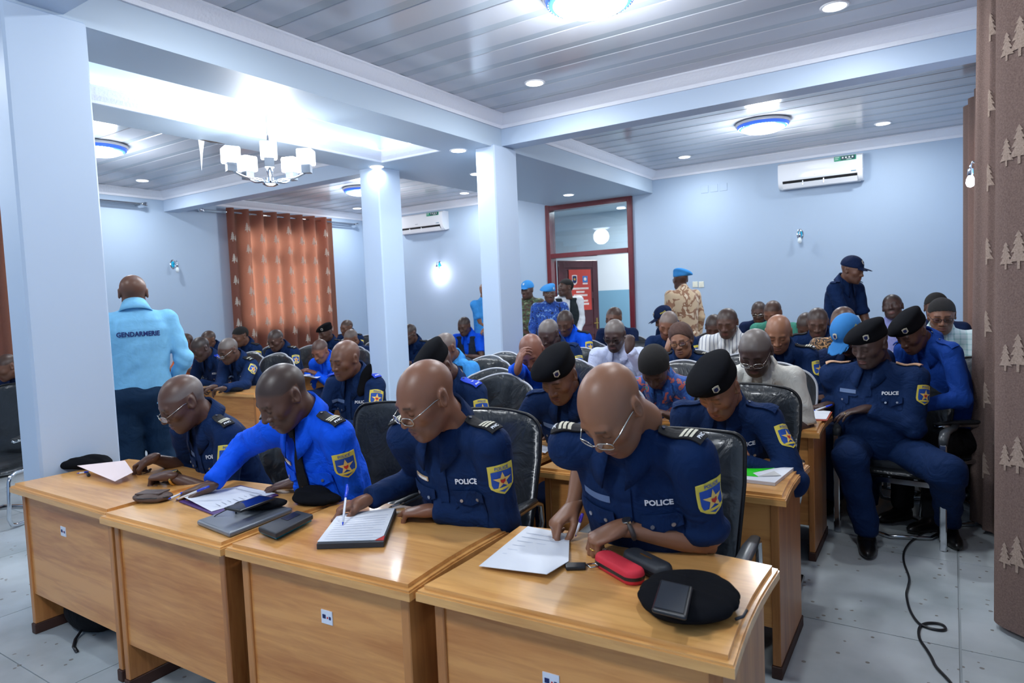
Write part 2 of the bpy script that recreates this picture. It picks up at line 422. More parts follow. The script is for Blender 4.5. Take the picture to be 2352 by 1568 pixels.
for (y0, y1) in ((YB, 1.56), (1.775, 5.89), (6.1, YF)):
    bay(CX1, XR, y0, y1); bay(XL, CX0, y0, y1)
# tray mouldings run around the inside of the light tray
for a, b_, n in (((TX0, TY1), (TX0, TY0), (1, 0)), ((TX1, TY0), (TX1, TY1), (-1, 0)), ((TX0, TY0), (TX1, TY0), (0, 1)), ((TX1, TY1), (TX0, TY1), (0, -1))):
    ntrim[0] += 1
    p = Vector((a[0], a[1], 0)); q = Vector((b_[0], b_[1], 0)); nn = Vector((n[0], n[1], 0)); d = q-p; L = d.length; d.normalize()
    P = [(0, .002), (.014, .002), (.02, .02), (.05, .05), (.075, .085), (.085, .1), (.085, .115), (0, .115)]; V = []
    for t in (0, L):
        for o_, up in P: V.append(p+d*(t+(o_ if t == 0 else -o_))+nn*o_+Vector((0, 0, ZS+up)))
    k = len(P); o = link('trim_%d' % ntrim[0], mesh('trim', V, [(i, (i+1) % k, k+(i+1) % k, k+i) for i in range(k)], MOLD)); struct(o)
# corridor behind the door ---------------------------------------
CW1 = mat('corridor_white', (226, 232, 236), rough=.5); CW2 = mat('corridor_blue_dado', (128, 172, 196), rough=.45)
yc = 13.0
struct(MB().box(-9.5, -1.5, yc, yc+.1, 1.66, 3.3).obj('wall_corridor', CW1)); struct(MB().box(-9.5, -1.5, yc-.004, yc+.1, 0, 1.66).obj('wall_corridor_dado', CW2))
struct(MB().box(-9.5, -1.5, YF+T, yc, 3.3, 3.4).obj('ceiling_corridor', CW1)); struct(MB().box(-9.6, -9.5, YF+T, yc, 0, 3.3).obj('wall_corridor_end', CW1)); struct(MB().box(-1.5, -1.4, YF+T, yc, 0, 3.3).obj('wall_corridor_side', CW1))
# door -------------------------------------------------------------
MAH = mat('mahogany_gloss', (98, 34, 44), rough=.25, coat=.4, noise=.2, nscale=9); DW = mat('door_dark_wood', (82, 40, 48), rough=.35, noise=.25, nscale=14, coat=.2)
d = empty('door_1', (DX0, YF, 0)); d['kind'] = 'structure'; DWd = DX1-DX0
f = MB(); fw = .085
f.box(0, fw, -.05, .14, 0, 3.13, .006); f.box(DWd-fw, DWd, -.05, .14, 0, 3.13, .006); f.box(fw, DWd-fw, -.05, .14, 3.03, 3.13, .006); f.box(fw, DWd-fw, -.05, .14, 2.22, 2.30, .006)
f.obj('door_frame', MAH, d)
MB().box(fw, DWd-fw, .05, .056, 2.30, 3.03).obj('transom_pane', WGL, d)
leaf = empty('door_leaf'); leaf.parent = d; leaf.location = (fw+.02, .15, .01); leaf.rotation_euler = (0, 0, math.radians(64))
lw, lh = .86, 2.18; st = .12
g = MB(); g.box(0, st, -.02, .02, 0, lh, .004); g.box(lw-st, lw, -.02, .02, 0, lh, .004)
for z0, z1 in ((0, .2), (.86, .98), (1.5, 1.62), (lh-.13, lh)): g.box(st, lw-st, -.02, .02, z0, z1, .004)
g.box(st-.01, lw-st+.01, -.008, .008, .1, lh-.1)
g.obj('leaf_frame', DW, leaf)
for z0, z1 in ((.24, .82), (1.02, 1.46), (1.66, lh-.17)): MB().box(st+.04, lw-st-.04, -.016, .016, z0, z1, .012).obj('door_panel', DW, leaf)
BR = mat('brass', (190, 160, 95), rough=.3, metal=1)
h = MB(); h.box(lw-.075, lw-.045, -.028, -.02, .95, 1.15, .004); h.tube([(lw-.06, -.025, 1.06), (lw-.06, -.06, 1.06), (lw-.16, -.065, 1.055)], .009, 8); h.obj('door_handle', BR, leaf, 'auto')
PO = mat('poster_red', (206, 72, 62), rough=.5, noise=.08, nscale=6); POT = mat('poster_print', (245, 235, 230), rough=.6); NAVYP = mat('print_navy', (22, 38, 92), rough=.6); YELP = mat('print_yellow', (236, 196, 70), rough=.6); SKYP = mat('print_blue', (70, 130, 200), rough=.6)

add_light('corridor_fill_light', 'AREA', (-5.2, 11.6, 3.28), 90, None, .5); add_light('corridor_fill_light', 'AREA', (-3.5, 11.6, 3.28), 60, None, .5)  # unseen area lights added to brighten the corridor beyond the door
# ================================================================== fixtures
CHROME = mat('chrome', (205, 210, 216), rough=.12, metal=1); WHITEP = mat('white_plastic', (236, 239, 244), rough=.25)
GLOW = mat('lamp_glow', (255, 255, 255), emit=(236, 242, 255), estr=9); DOMEG = mat('dome_glow', (255, 255, 255), emit=(232, 240, 255), estr=5)
BLUEB = mat('dome_blue_band', (70, 120, 235), rough=.25, emit=(70, 120, 245), estr=.7)
dl_white = MB().lathe([(.062, -.006), (.088, -.008), (.094, -.002), (.094, .0)], 24).me('rim', WHITEP); dl_glow = MB().lathe([(.001, -.0105), (.05, -.0105), (.074, -.0085), (.074, -.004)], 24).me('diffuser', GLOW)
def downlight(p, lab, power=26):
    e = empty('ceiling_downlight', p, 0, lab, 'ceiling light', 'round downlights in the ceiling')
    link('rim', dl_white, e); link('diffuser', dl_glow, e)
    add_light('downlight_lamp', 'AREA', (0, 0, -.03), power, e, .15)
for (px, py, z, lab) in ((1228, 190, ZC, 'round white downlight in the near planked ceiling bay beside the tall pillar'), (1917, 14, ZC, 'round white downlight at the top edge of the photo near the brown curtain'),
        (2028, 283, ZC, 'small round downlight above the air conditioner by the curtain'), (1572, 360, ZC, 'small round downlight in the far bay between dome lamp and doorway'),
        (1306, 447, ZS, 'small round downlight in the soffit just above the red doorway'), (1053, 345, ZS, 'round downlight in the soffit left of the tall middle pillar'),
        (865, 382, ZS, 'round downlight right above the top of the thinner farther pillar'), (1095, 399, ZS, 'half hidden downlight touching the left edge of the middle pillar'),
        (1067, 443, ZC, 'small downlight above the far air conditioner near the middle pillar'), (820, 478, ZC, 'tiny downlight peeking out left of the farther pillar'), (327, 414, ZC, 'lone round downlight above the curtain rods on the left side')):
    downlight(atz(px, py, z), lab, 9 if px in (865, 1095) else 26)
for (x, y, z, lb) in ((-3.05, 2.5, ZC, 'downlight above the front desks, out of the picture'), (-.66, 2.5, ZC, 'downlight above the near curtain, out of the picture'), (-4.8, .9, ZS, 'downlight in the soffit before the big pillar, out of the picture')):
    downlight((x, y, z), lb)
def onc(px, py):
    q = atz(px, py, ZC-.06); return Vector((q.x, q.y, ZC))
def dome(p, lab, power=70, sc=1.0):
    e = empty('dome_lamp', p, 0, lab, 'ceiling lamp', 'round dome lamps with blue bands')
    MB().lathe([(.27*sc, 0), (.295*sc, -.01), (.295*sc, -.03), (.28*sc, -.036)], 40).obj('base_ring', WHITEP, e, True)
    MB().lathe([(.28*sc, -.034), (.272*sc, -.062), (.235*sc, -.078), (.225*sc, -.07)], 40).obj('blue_band', BLUEB, e, True)
    MB().lathe([(.236*sc, -.07), (.225*sc, -.085), (.18*sc, -.105), (.1*sc, -.118), (.02, -.122), (.001, -.122)], 40).obj('glass_bowl', DOMEG, e, True)
    b = MB()
    for i in range(48):
        t = 2*PI*i/48; b.lathe([(.001, -.006), (.006, 0), (.001, .006)], 5, (.262*sc*math.cos(t), .262*sc*math.sin(t), -.066))
    b.obj('crystal_beads', CHROME, e)['kind'] = 'stuff'
    add_light('dome_light', 'POINT', (0, 0, -.3), power, e, .2)
dome(onc(1355, 4), 'large dome lamp with blue beaded rim cut by the top edge', 90); dome(onc(1752, 292), 'dome lamp with blue rim on the far ceiling near the air conditioner', 80)
dome(onc(226, 345), 'dome lamp half hidden behind the big near pillar', 80); dome(onc(830, 440), 'dome lamp half hidden behind the farther slim pillar', 80)
dome((-1.85, -.4, ZC), 'unseen dome lamp added above the camera for frontal fill', 170); dome((-7.9, -.2, ZC), 'unseen dome lamp added in the near left bay', 70)  # unseen domes, added to fill in light from the camera side
# chandelier -------------------------------------------------------
CHS = mat('chandelier_shade', (255, 255, 255), emit=(238, 243, 255), estr=3)
hp = atx(622, 428, -4.835); ch = empty('chandelier', (hp.x, hp.y, hp.z), 0, 'chrome chandelier with square glowing shades hanging in the ceiling tray', 'chandelier')
MB().lathe([(.001, 0), (.05, .004), (.085, .02), (.088, .03), (.06, .045), (.055, .09), (.03, .1), (.012, .11)], 24).obj('hub', CHROME, ch, 'auto')
ch.scale = (.76, .76, .76); HS = (TZ-hp.z)/.76
MB().tube([(0, 0, .1), (0, 0, HS)], .012, 10).obj('stem', CHROME, ch, True); MB().lathe([(.07, HS-.04), (.07, HS)], 20).obj('ceiling_rose', CHROME, ch, 'auto')
for i in range(5):
    t = 2*PI*i/5-.656; dx, dy = math.cos(t), math.sin(t)
    pts = []
    for k in range(9):
        s = k/8; r = .05+.36*s; z = .05+.01*s+.085*s*s+.02*math.sin(s*6.2)*(1-s); pts.append((dx*r, dy*r, z))
    a = MB().tube(pts, .013, 8).obj('arm', CHROME, ch, True)
    R = Matrix.Rotation(t, 3, 'Z'); o = Vector((dx*.41, dy*.41, 0))
    k = MB(); k.box(-.05, .05, -.05, .05, .13, .245, .004); lo = k.obj('lamp_block', mat('brushed_block', (120, 130, 142), rough=.35, metal=.8), ch, 'auto', loc=o); lo.rotation_euler = (0, 0, t)
    sh = MB(); sh.box(-.085, .085, -.085, .085, .22, .39, .012); so = sh.obj('lamp_shade', CHS, ch, False, loc=o); so.rotation_euler = (0, 0, t)
MB().lathe([(.02, .11), (.035, .16), (.03, .3), (.012, .34)], 20).obj('centre_column', CHROME, ch, True)
add_light('chandelier_light', 'POINT', (0, 0, .52), 75, ch, .2); add_light('chandelier_light', 'POINT', (0, 0, -.2), 40, ch, .15)
for (x0, x1, y0, y1) in ((TX0+.01, TX0+.05, TY0+.1, TY1-.1), (TX1-.05, TX1-.01, TY0+.1, TY1-.1), (TX0+.1, TX1-.1, TY1-.05, TY1-.01)):
    st_ = MB().box(x0, x1, y0, y1, ZS+.12, ZS+.14).obj('cove_light_strip', mat('cove_glow', (255, 255, 255), emit=(226, 236, 255), estr=20)); tagk(st_, 'hidden white light strip lying in the glowing ceiling tray', 'light strip', 'light strips in the ceiling tray')
# torn plaster beside the tray
tp = atz(462, 322, ZS); pl = empty('torn_plaster', tp, 0, 'torn strip of plaster hanging from the tray edge near chandelier', 'plaster strip')
MB().prism([(-.03, 0), (.03, 0), (.012, -.12), (0, -.27), (-.012, -.12)], -.003, .003, lambda u, v, d_: (d_+v*.1, u, v)).obj('hanging_strip', WHITEP, pl)
MB().prism([(-.02, .02), (.09, .0), (.16, .02), (.22, .03), (.12, .045), (0, .04)], -.003, .0, lambda u, v, d_: (v, u, d_-.002)).obj('crack', mat('crack_dark', (80, 70, 66)), pl)
# air conditioners -------------------------------------------------
ACW = mat('ac_white', (240, 243, 248), rough=.12, coat=.5); ACD = mat('ac_dark_slot', (16, 18, 22), rough=.6); ACG = mat('sticker_green', (18, 150, 112), rough=.4); ACK = mat('sticker_dark', (16, 62, 70), rough=.4); ACT = mat('sticker_white', (235, 240, 240))
def ac(pa, pb, lab):
    wv = (pb-pa).length; e = empty('air_conditioner', (pa.x, YF, pa.z), 0, lab, 'air conditioner')
    H = .36; D = .2; n = 14
    prof = [(0, H), (D*.72, H), (D*.95, H*.92), (D, H*.75), (D*1.0, H*.4), (D*.96, H*.22), (D*.8, H*.08), (D*.55, 0), (0, .02)]
    b = MB(); b.prism([(u, v) for u, v in prof], .03, wv-.03, lambda u, v, d_: (d_, -u, v))
    for s, x0, x1 in ((0, 0, .03), (1, wv-.03, wv)):
        b.prism([(u*.985, .006+v*.975) for u, v in prof], x0, x1, lambda u, v, d_: (d_, -u, v))
    b.obj('body', ACW, e, 'auto')
    MB().prism([(D*.985, .105), (D*1.002, .105), (D*.87, .038), (D*.8, .035)], .06, wv-.06, lambda u, v, d_: (d_, -u-.002, v)).obj('slot', ACD, e)
    MB().prism([(D*.78, .015), (D*.97, .068), (D*.985, .064), (D*.8, .005)], .06, wv-.06, lambda u, v, d_: (d_, -u-.012, v)).obj('louver', ACW, e)
    for x in (.3, .55):
        MB().box(wv*x, wv*x+.012, -D-.004, -D*.8, .03, .09).obj('louver_clip', ACW, e)
    sk = MB().box(wv*.68, wv*.93, -D*.985-.006, -D*.95, H*.78, H*.95, .003).obj('energy_sticker', ACG, e); sk.rotation_euler = (0, 0, 0)
    MB().box(wv*.755, wv*.92, -D*.985-.008, -D*.95, H*.80, H*.94, .003).obj('sticker_panel', ACK, sk)
    for i in range(4): MB().lathe([(.001, 0), (.011, 0), (.011, .002), (.001, .002)], 10, (wv*(.78+.037*i), -D*.985-.009, H*.885), axis=(0, -1, 0)).obj('sticker_symbol', ACT, sk)
    MB().box(wv*.69, wv*.74, -D*.985-.0075, -D*.95, H*.9, H*.92).box(wv*.69, wv*.73, -D*.985-.0075, -D*.95, H*.84, H*.855).box(wv*.82, wv*.88, -D*.985-.0095, -D*.95, H*.815, H*.83).obj('sticker_text', ACT, sk)
    MB().box(wv*.43, wv*.49, -D*1.003-.001, -D*.98, H*.42, H*.445).obj('maker_mark', mat('mark_grey', (150, 156, 166)), e); MB().box(wv*.87, wv*.93, -D*1.003-.001, -D*.98, H*.37, H*.4).obj('display_mark', mat('mark_teal', (60, 120, 150)), e)
    return e
ac(aty(1794, 440, YF), aty(1985, 415, YF), 'white air conditioner with green sticker on the wall near the curtain'); ac(aty(926, 541, YF), aty(1032, 535, YF), 'smaller looking air conditioner between the two slim pillars')
# wall sconces -----------------------------------------------------
SB = mat('sconce_blue_glass', (30, 165, 205), rough=.1, emit=(20, 160, 210), estr=.25); BULB = mat('bulb_off', (225, 235, 240), rough=.08, coat=.5)
SHG = mat('bulb_lit', (255, 255, 255), emit=(240, 236, 255), estr=40)
def sconce(p, n, lab, lit=False):
    n = Vector(n); e = empty('wall_sconce', p, math.atan2(n.y, n.x)+PI/2, lab, 'wall lamp')
    # local: wall plane y=0, out = -y
    MB().lathe([(.001, -.006), (.05, -.006), (.062, 0)], 20, sx=.72, sy=1.2, axis=(0, 1, 0)).obj('plate_rim', CHROME, e, 'auto')
    MB().lathe([(.001, -.014), (.03, -.014), (.046, -.004)], 20, sx=.72, sy=1.2, axis=(0, 1, 0)).obj('blue_plate', SB, e, True)
    MB().tube([(.0, -.01, .0), (.01, -.05, .03), (.01, -.09, .05), (.01, -.1, .02), (.01, -.1, -.01)], .007, 8).obj('bracket', CHROME, e, True)
    MB().lathe([(.018, 0), (.02, -.04), (.014, -.05)], 12, (.01, -.1, .0)).obj('socket', CHROME, e, 'auto')
    MB().lathe([(.012, -.045), (.026, -.075), (.03, -.1), (.02, -.125), (.001, -.132)], 14, (.01, -.1, 0)).obj('bulb', SHG if lit else BULB, e, True)
    MB().tube([(0, -.01, -.02), (.03, -.04, -.06), (.035, -.06, -.03)], .003, 6).obj('pull_wire', CHROME, e, True)
    if lit: add_light('sconce_light', 'POINT', (.01, -.12, -.2), 9, e, .05, (1, .93, 1))
sconce(aty(1838, 538, YF), (0, -1, 0), 'unlit wall lamp with turquoise glass plate below the big air conditioner'); sconce(aty(1010, 608, YF), (0, -1, 0), 'lit wall lamp glowing on the wall below the far air conditioner', True)
sconce(atx(397, 607, XL), (1, 0, 0), 'unlit turquoise wall lamp above the man in light blue jacket'); sconce(Vector((.215, 6.0, 2.36)), (-1, 0, 0), 'lit wall lamp peeking out between the two brown curtains', True)
# sockets on the far wall
IV = mat('ivory_plastic', (226, 226, 210), rough=.4)
for px in (1597, 1611):
    p = aty(px, 653, YF); e = empty('light_switch', (p.x, YF, p.z), 0, 'ivory switch plate on the far wall right of the soldier in tan' if px == 1597 else 'second ivory switch plate, the one nearer the curtain', 'switch')
    MB().box(-.04, .04, -.01, 0, -.045, .045, .006).obj('plate', IV, e); MB().box(-.015, .015, -.014, -.008, -.025, .025, .003).obj('rocker', IV, e)
e = aty(1640, 432, YF)
for i in range(3): tagk(MB().box(-.055, .055, -.006, .0, -.055, .055, .003).obj('blanking_plate', PAINT, None, loc=(e.x+(i-1)*.14, YF, e.z)), ['painted-over cover plate on the far wall, nearest the doorway', 'middle one of three painted-over cover plates high on the wall', 'painted-over cover plate on the far wall, nearest the air conditioner'][i], 'cover plate', 'painted-over cover plates')
# curtains ---------------------------------------------------------
def curtain_mat(name, rgb, tr, rgb2):
    m = bpy.data.materials.new(name); m.use_nodes = True; n, l = nodes_of(m); n.clear(); MATS[name] = m
    o = n.new('ShaderNodeOutputMaterial'); d = n.new('ShaderNodeBsdfDiffuse'); t = n.new('ShaderNodeBsdfTranslucent'); x = n.new('ShaderNodeMixShader'); x.inputs[0].default_value = tr
    tc = n.new('ShaderNodeTexCoord'); ns = n.new('ShaderNodeTexNoise'); ns.inputs['Scale'].default_value = 160; ns.inputs['Detail'].default_value = 4; l.new(tc.outputs['Object'], ns.inputs['Vector'])
    r = n.new('ShaderNodeValToRGB'); r.color_ramp.elements[0].position = .3; r.color_ramp.elements[1].position = .7
    r.color_ramp.elements[0].color = tuple(v*.75 for v in lin(rgb)[:3])+(1,); r.color_ramp.elements[1].color = tuple(v*1.2 for v in lin(rgb)[:3])+(1,)
    l.new(ns.outputs['Fac'], r.inputs[0]); l.new(r.outputs[0], d.inputs[0]); t.inputs[0].default_value = lin(rgb2)
    l.new(d.outputs[0], x.inputs[1]); l.new(t.outputs[0], x.inputs[2]); l.new(x.outputs[0], o.inputs[0]); return m
CUR = curtain_mat('curtain_brown', (116, 92, 84), .42, (226, 134, 98)); CURR = curtain_mat('curtain_brown_lined', (124, 106, 100), .06, (200, 120, 90)); TREER = curtain_mat('tree_print_faded', (166, 148, 136), .06, (210, 180, 160)); TREE = curtain_mat('tree_print', (206, 196, 184), .3, (255, 240, 220))
def tree_shape():
    def one(ox, s):
        L = []
        lv = [(0, 1.0), (.13, .84), (.06, .84), (.2, .64), (.1, .65), (.27, .43), (.14, .44), (.34, .18), (.05, .2), (.05, 0)]
        return [(ox+x*s*.75, z*s) for x, z in lv]+[(ox-x*s*.75, z*s) for x, z in lv[::-1][:-1]]
    return [one(-.018, .16), one(.035, .115)]
def curtain(name, path, z0, z1, label, trees, toff=0.0, nz=14, cm=None):
    """path: list of (x,y) along the fold line; follows a smooth curve"""
    P = [Vector((a, b)) for a, b in path]; L = [0]
    for i in range(1, len(P)): L.append(L[-1]+(P[i]-P[i-1]).length)
    def at(s):
        s = max(0, min(L[-1]-1e-6, s)); i = max(k for k in range(len(L)) if L[k] <= s); i = min(i, len(P)-2); t = (s-L[i])/(L[i+1]-L[i]); return P[i].lerp(P[i+1], t)
    o0 = P[0]
    e = empty(name, (o0.x, o0.y, z0), 0, label, 'curtain')
    def S(s, z):
        p = at(s); f = (z-z0)/(z1-z0)
        return Vector((p.x-o0.x+toff*f, p.y-o0.y, z-z0))
    V = [S(L[i], z0+(z1-z0)*j/nz) for j in range(nz+1) for i in range(len(P))]; k = len(P)
    Fc = [(j*k+i, j*k+i+1, (j+1)*k+i+1, (j+1)*k+i) for j in range(nz) for i in range(k-1)]
    c_ = link('cloth', mesh('cloth', V, Fc, cm or CUR, True), e)
    hm = MB(); hp_ = [S(L[i], z0+.035) for i in range(k)]
    for side in trees:
        sgn = side[0]
        for (s, z) in side[1]:
            tv = []; tf = []
            for sh in tree_shape():
                v2, f2 = poly2d(sh, .03); o_ = len(tv)
                for (a, b_) in v2:
                    d = (at(s+a+.004)-at(s+a-.004)).normalized(); nrm = Vector((d.y, -d.x, 0))*sgn
                    q = S(s+a, z+b_)+Vector((nrm.x, nrm.y, 0))*.004; tv.append(q)
                tf += [tuple(i+o_ for i in f) for f in f2]
            link('printed_tree', mesh('printed_tree', tv, tf, TREER if cm is not None else TREE), c_)
    return e
def wavy(x, y0, y1, A, lam, ph=0, n=10, dx=0):
    N = int(abs(y1-y0)/lam*n); return [(x+A*math.sin(2*PI*abs(y0+(y1-y0)*i/N-y0)/lam+ph)+dx*i/N, y0+(y1-y0)*i/N) for i in range(N+1)]
# left wall
LP = wavy(XL+.16, 6.86, 9.14, .085, .285, 0, 14)
tl = []
Ls = 0
slen = sum((Vector(LP[i+1])-Vector(LP[i])).length for i in range(len(LP)-1)); per = slen/8
for k in range(8):
    for j in range(7):
        tl.append((per*(k+.22), .55+.36*j+(.17 if k % 3 == 1 else 0))); 
curtain('window_curtain', LP, .15, 3.27, 'backlit orange brown curtain with tree prints on the far left wall', [(1, tl)])
LP2 = wavy(XL+.16, 1.0, 3.72, .055, .3, 0, 12)
curtain('window_curtain', LP2, .15, 3.27, 'sliver of orange curtain at the left edge beside the big pillar', [])
def rod(y0, y1, lab):
    e = empty('curtain_rod', (XL+.16, y0, 3.2), 0, lab, 'curtain rod')
    for dx, dz in ((0, 0), (-.09, -.0)):
        MB().tube([(dx, 0, dz), (dx, y1-y0, dz)], .014, 10).obj('rod_tube', CHROME, e, True)
    for yy in (-.0, y1-y0):
        s = 1 if yy else -1
        MB().lathe([(.014, 0), (.024, .012), (.02, .03), (.034, .05), (.03, .08), (.001, .095)], 12, (0, yy, 0), axis=(0, s, 0)).obj('finial', CHROME, e, True)
        MB().box(-.16, 0, yy-.008*s-.008, yy-.008*s+.008, -.02, -.0).obj('bracket', CHROME, e)
rod(6.45, 9.75, 'chrome double curtain rod above the backlit curtain'); rod(.7, 5.46, 'chrome curtain rod end sticking out from behind the big pillar')
# grommet rings on the backlit curtain
ce = [o for o in bpy.data.objects if o.name == 'window_curtain'][0]
for k in range(16):
    y = 6.86+.1425*k+.07
    if y < 9.14: pass
# right wall, near to far
P1 = [(.31, 2.1), (.3, 2.4), (.31, 2.7), (.295, 3.0), (.31, 3.25), (.3, 3.40), (.27, 3.455), (.22, 3.50), (.185, 3.53), (.163, 3.565), (.158, 3.60), (.175, 3.64), (.23, 3.67), (.30, 3.68)]
def smooth_path(P, n=6):
    out = []
    for i in range(len(P)-1):
        p0 = Vector(P[max(i-1, 0)]); p1 = Vector(P[i]); p2 = Vector(P[i+1]); p3 = Vector(P[min(i+2, len(P)-1)])
        for k in range(n):
            t = k/n; out.append(tuple(.5*((2*p1)+(p2-p0)*t+(2*p0-5*p1+4*p2-p3)*t*t+(3*p1-p0-3*p2+p3)*t**3)))
    return out+[tuple(P[-1])]
def plen(P, i): return sum((Vector(P[k+1])-Vector(P[k])).length for k in range(i))
S1 = smooth_path(P1)
k7 = plen(S1, 6*7); 
curtain('window_curtain', S1, .03, 3.36, 'big near brown curtain with pale tree prints at the right edge', [(-1, [(k7, .30+.43*j) for j in range(7)]+[(k7-.42, .1+.43*j) for j in range(7)])], toff=0.0, cm=CURR)
P2 = [(.3, 3.95), (.29, 4.2), (.3, 4.4), (.28, 4.55), (.235, 4.62), (.25, 4.70), (.215, 4.80), (.2, 4.87), (.155, 4.90), (.165, 4.95), (.14, 5.02), (.105, 5.05), (.095, 5.08), (.12, 5.12), (.3, 5.14)]
S2 = smooth_path(P2)
curtain('window_curtain', S2, .03, 3.3, 'second brown curtain, between the near curtain and the lit wall lamp', [(-1, [(plen(S2, 50), .35+.43*j) for j in range(7)]+[(plen(S2, 36), .55+.43*j) for j in range(6)])], toff=.035, cm=CURR)
P3 = [(.3, 6.5), (.24, 6.6), (.29, 6.7), (.22, 6.85), (.28, 7.0), (.2, 7.15), (.26, 7.35), (.17, 7.5), (.23, 7.7), (.13, 7.85), (.18, 8.0), (.105, 8.15), (.1, 8.2), (.14, 8.25), (.3, 8.27)]
curtain('window_curtain', smooth_path(P3), .03, 3.27, 'farthest brown curtain on the right, seen edge on above the seated guests', [], toff=0, cm=CURR)
e = empty('curtain_rod', (.24, 1.6, 3.27), 0, 'chrome curtain rod behind the near brown curtains', 'curtain rod'); MB().tube([(0, 0, 0), (0, 7.0, 0)], .012, 8).obj('rod_tube', CHROME, e, True)
# ================================================================== desks
DT = wood('desk_top_veneer', (192, 132, 68), (230, 174, 104), 0, rough=.3, coat=.5); DP = wood('desk_panel_veneer', (180, 110, 52), (224, 158, 90), 0, rough=.35, coat=.25); DS = wood('desk_side_veneer', (148, 88, 42), (194, 130, 72), 2, rough=.38, coat=.2); DF = mat('desk_plinth', (66, 40, 32), rough=.6); DI = wood('desk_inner', (112, 66, 38), (150, 96, 58), 2, rough=.5, coat=.05)
STK = mat('sticker_paper', (226, 232, 244), rough=.6)
ZT = .755
def desk(x0, y0, width, label, depth=.6, rz=0, sticker=None, group=None, panelz=.2):
    """x0,y0: front left corner of the top; front faces -y"""
    e = empty('desk', (x0, y0, 0), rz, label, 'desk', group or 'wooden desks in rows')
    W_, D_ = width, depth
    def outline(off):
        pts = []
        n = 14
        pts += [(off, off), (W_-off, off)]
        # right edge flares slightly outward to the back
        for i in range(1, 6): t = i/5; pts.append((W_-off-.012*math.sin(PI*t), off+(D_-off*2)*t*.96))
        for i in range(1, n):  # gentle bow on the sitter's side
            t = i/n; pts.append((W_-off-(W_-2*off)*t, D_-off+.035*math.sin(PI*t)-.02))
        for i in range(5): t = 1-i/5; pts.append((off+.012*math.sin(PI*t), off+(D_-off*2)*t*.96))
        return pts
    t = MB()
    t.prism(outline(0), ZT-.042, ZT-.018, lambda u, v, d_: (u, v, d_))
    t.prism(outline(.004), ZT-.018, ZT-.012, lambda u, v, d_: (u, v, d_))
    t.prism(outline(.018), ZT-.012, ZT, lambda u, v, d_: (u, v, d_))
    t.obj('desk_top', DT, e)
    z1 = ZT-.042; s = .035
    MB().box(s+.03, W_-s-.03, .045, .065, panelz, z1, .002).obj('front_panel', DP, e)
    for xa in (s, W_-s-.032):
        p = MB().box(xa, xa+.032, .036, D_-.08, .05, z1, .003).obj('side_panel', DS, e)
        MB().box(xa-.004, xa+.036, .03, D_-.06, 0, .05, .003).obj('foot', DF, p)
    if sticker:
        sx, sz = sticker
        k = MB().box(sx-.024, sx+.024, .042, .0455, sz-.022, sz+.022).obj('inventory_sticker', STK, e)
        MB().box(sx-.018, sx-.004, .0412, .043, sz-.005, sz+.008).obj('blue_print', NAVYP, k); MB().box(sx+.001, sx+.006, .0412, .043, sz-.004, sz+.002).obj('red_print', mat('print_red', (200, 40, 40)), k); MB().box(sx+.01, sx+.018, .0412, .043, sz-.006, sz+.004).obj('dark_print', NAVYP, k)
    return e
ROW = [1.36+1.31*k for k in range(7)]
desk(-3.85, 1.335, .945, 'wooden desk beside the big pillar, leftmost of the front row', .6, math.radians(-.5), (.44, .575))
desk(-2.895, 1.30, .8, 'second wooden desk of the front row carrying the laptop', .6, math.radians(1))
desk(-2.085, 1.325, .81, 'third wooden desk of the front row with the open notebook', .6, math.radians(2.5), (.43, .57))
desk(-1.265, 1.375, .875, 'nearest wooden desk at the right with a flat black beret', .6, math.radians(2.5), (.40, .56))
# rows behind on the right-hand block
lab = {1: 'row just behind the front one', 2: 'third row', 3: 'fourth row', 4: 'fifth row', 5: 'sixth row'}
for r, xs, rz in ((1, [-3.42, -2.56, -1.65], 1.0), (2, [-3.35, -2.46, -1.56], 1.0), (3, [-3.3, -2.45, -1.55], 0), (4, [-3.3, -2.45, -1.55, -.7], 0), (5, [-3.3, -2.45, -1.55, -.7], 0)):
    for i, x in enumerate(xs):
        nm = ['end by the aisle pillar', 'middle', 'end nearest the curtains', 'end by the curtains'][i]
        wd = .83 if i+1 < len(xs) else (1.12 if r == 1 else (.95 if r == 2 else .9))
        desk(x, ROW[r]-.02, wd, 'wooden desk in the %s, %s' % (lab[r], nm), .6, math.radians(rz), None, None, .2)
# left-hand block beyond the pillars
for r, xs in ((2, [-7.45, -6.5]), (3, [-7.95, -6.98]), (4, [-8.7, -7.7]), (5, [-8.7, -7.7])):
    for i, x in enumerate(xs):
        desk(x, ROW[r]-.05, .9, 'wooden desk across the aisle, %s, %s' % (lab[r], 'wall end' if i == 0 else 'aisle end'), .6, math.radians(3), None, 'wooden desks across the aisle', .2)
desk(-9.0, 2.2, .95, 'dark glimpse of a wooden desk far left behind the empty chair', .6, 0, None, 'wooden desks across the aisle')
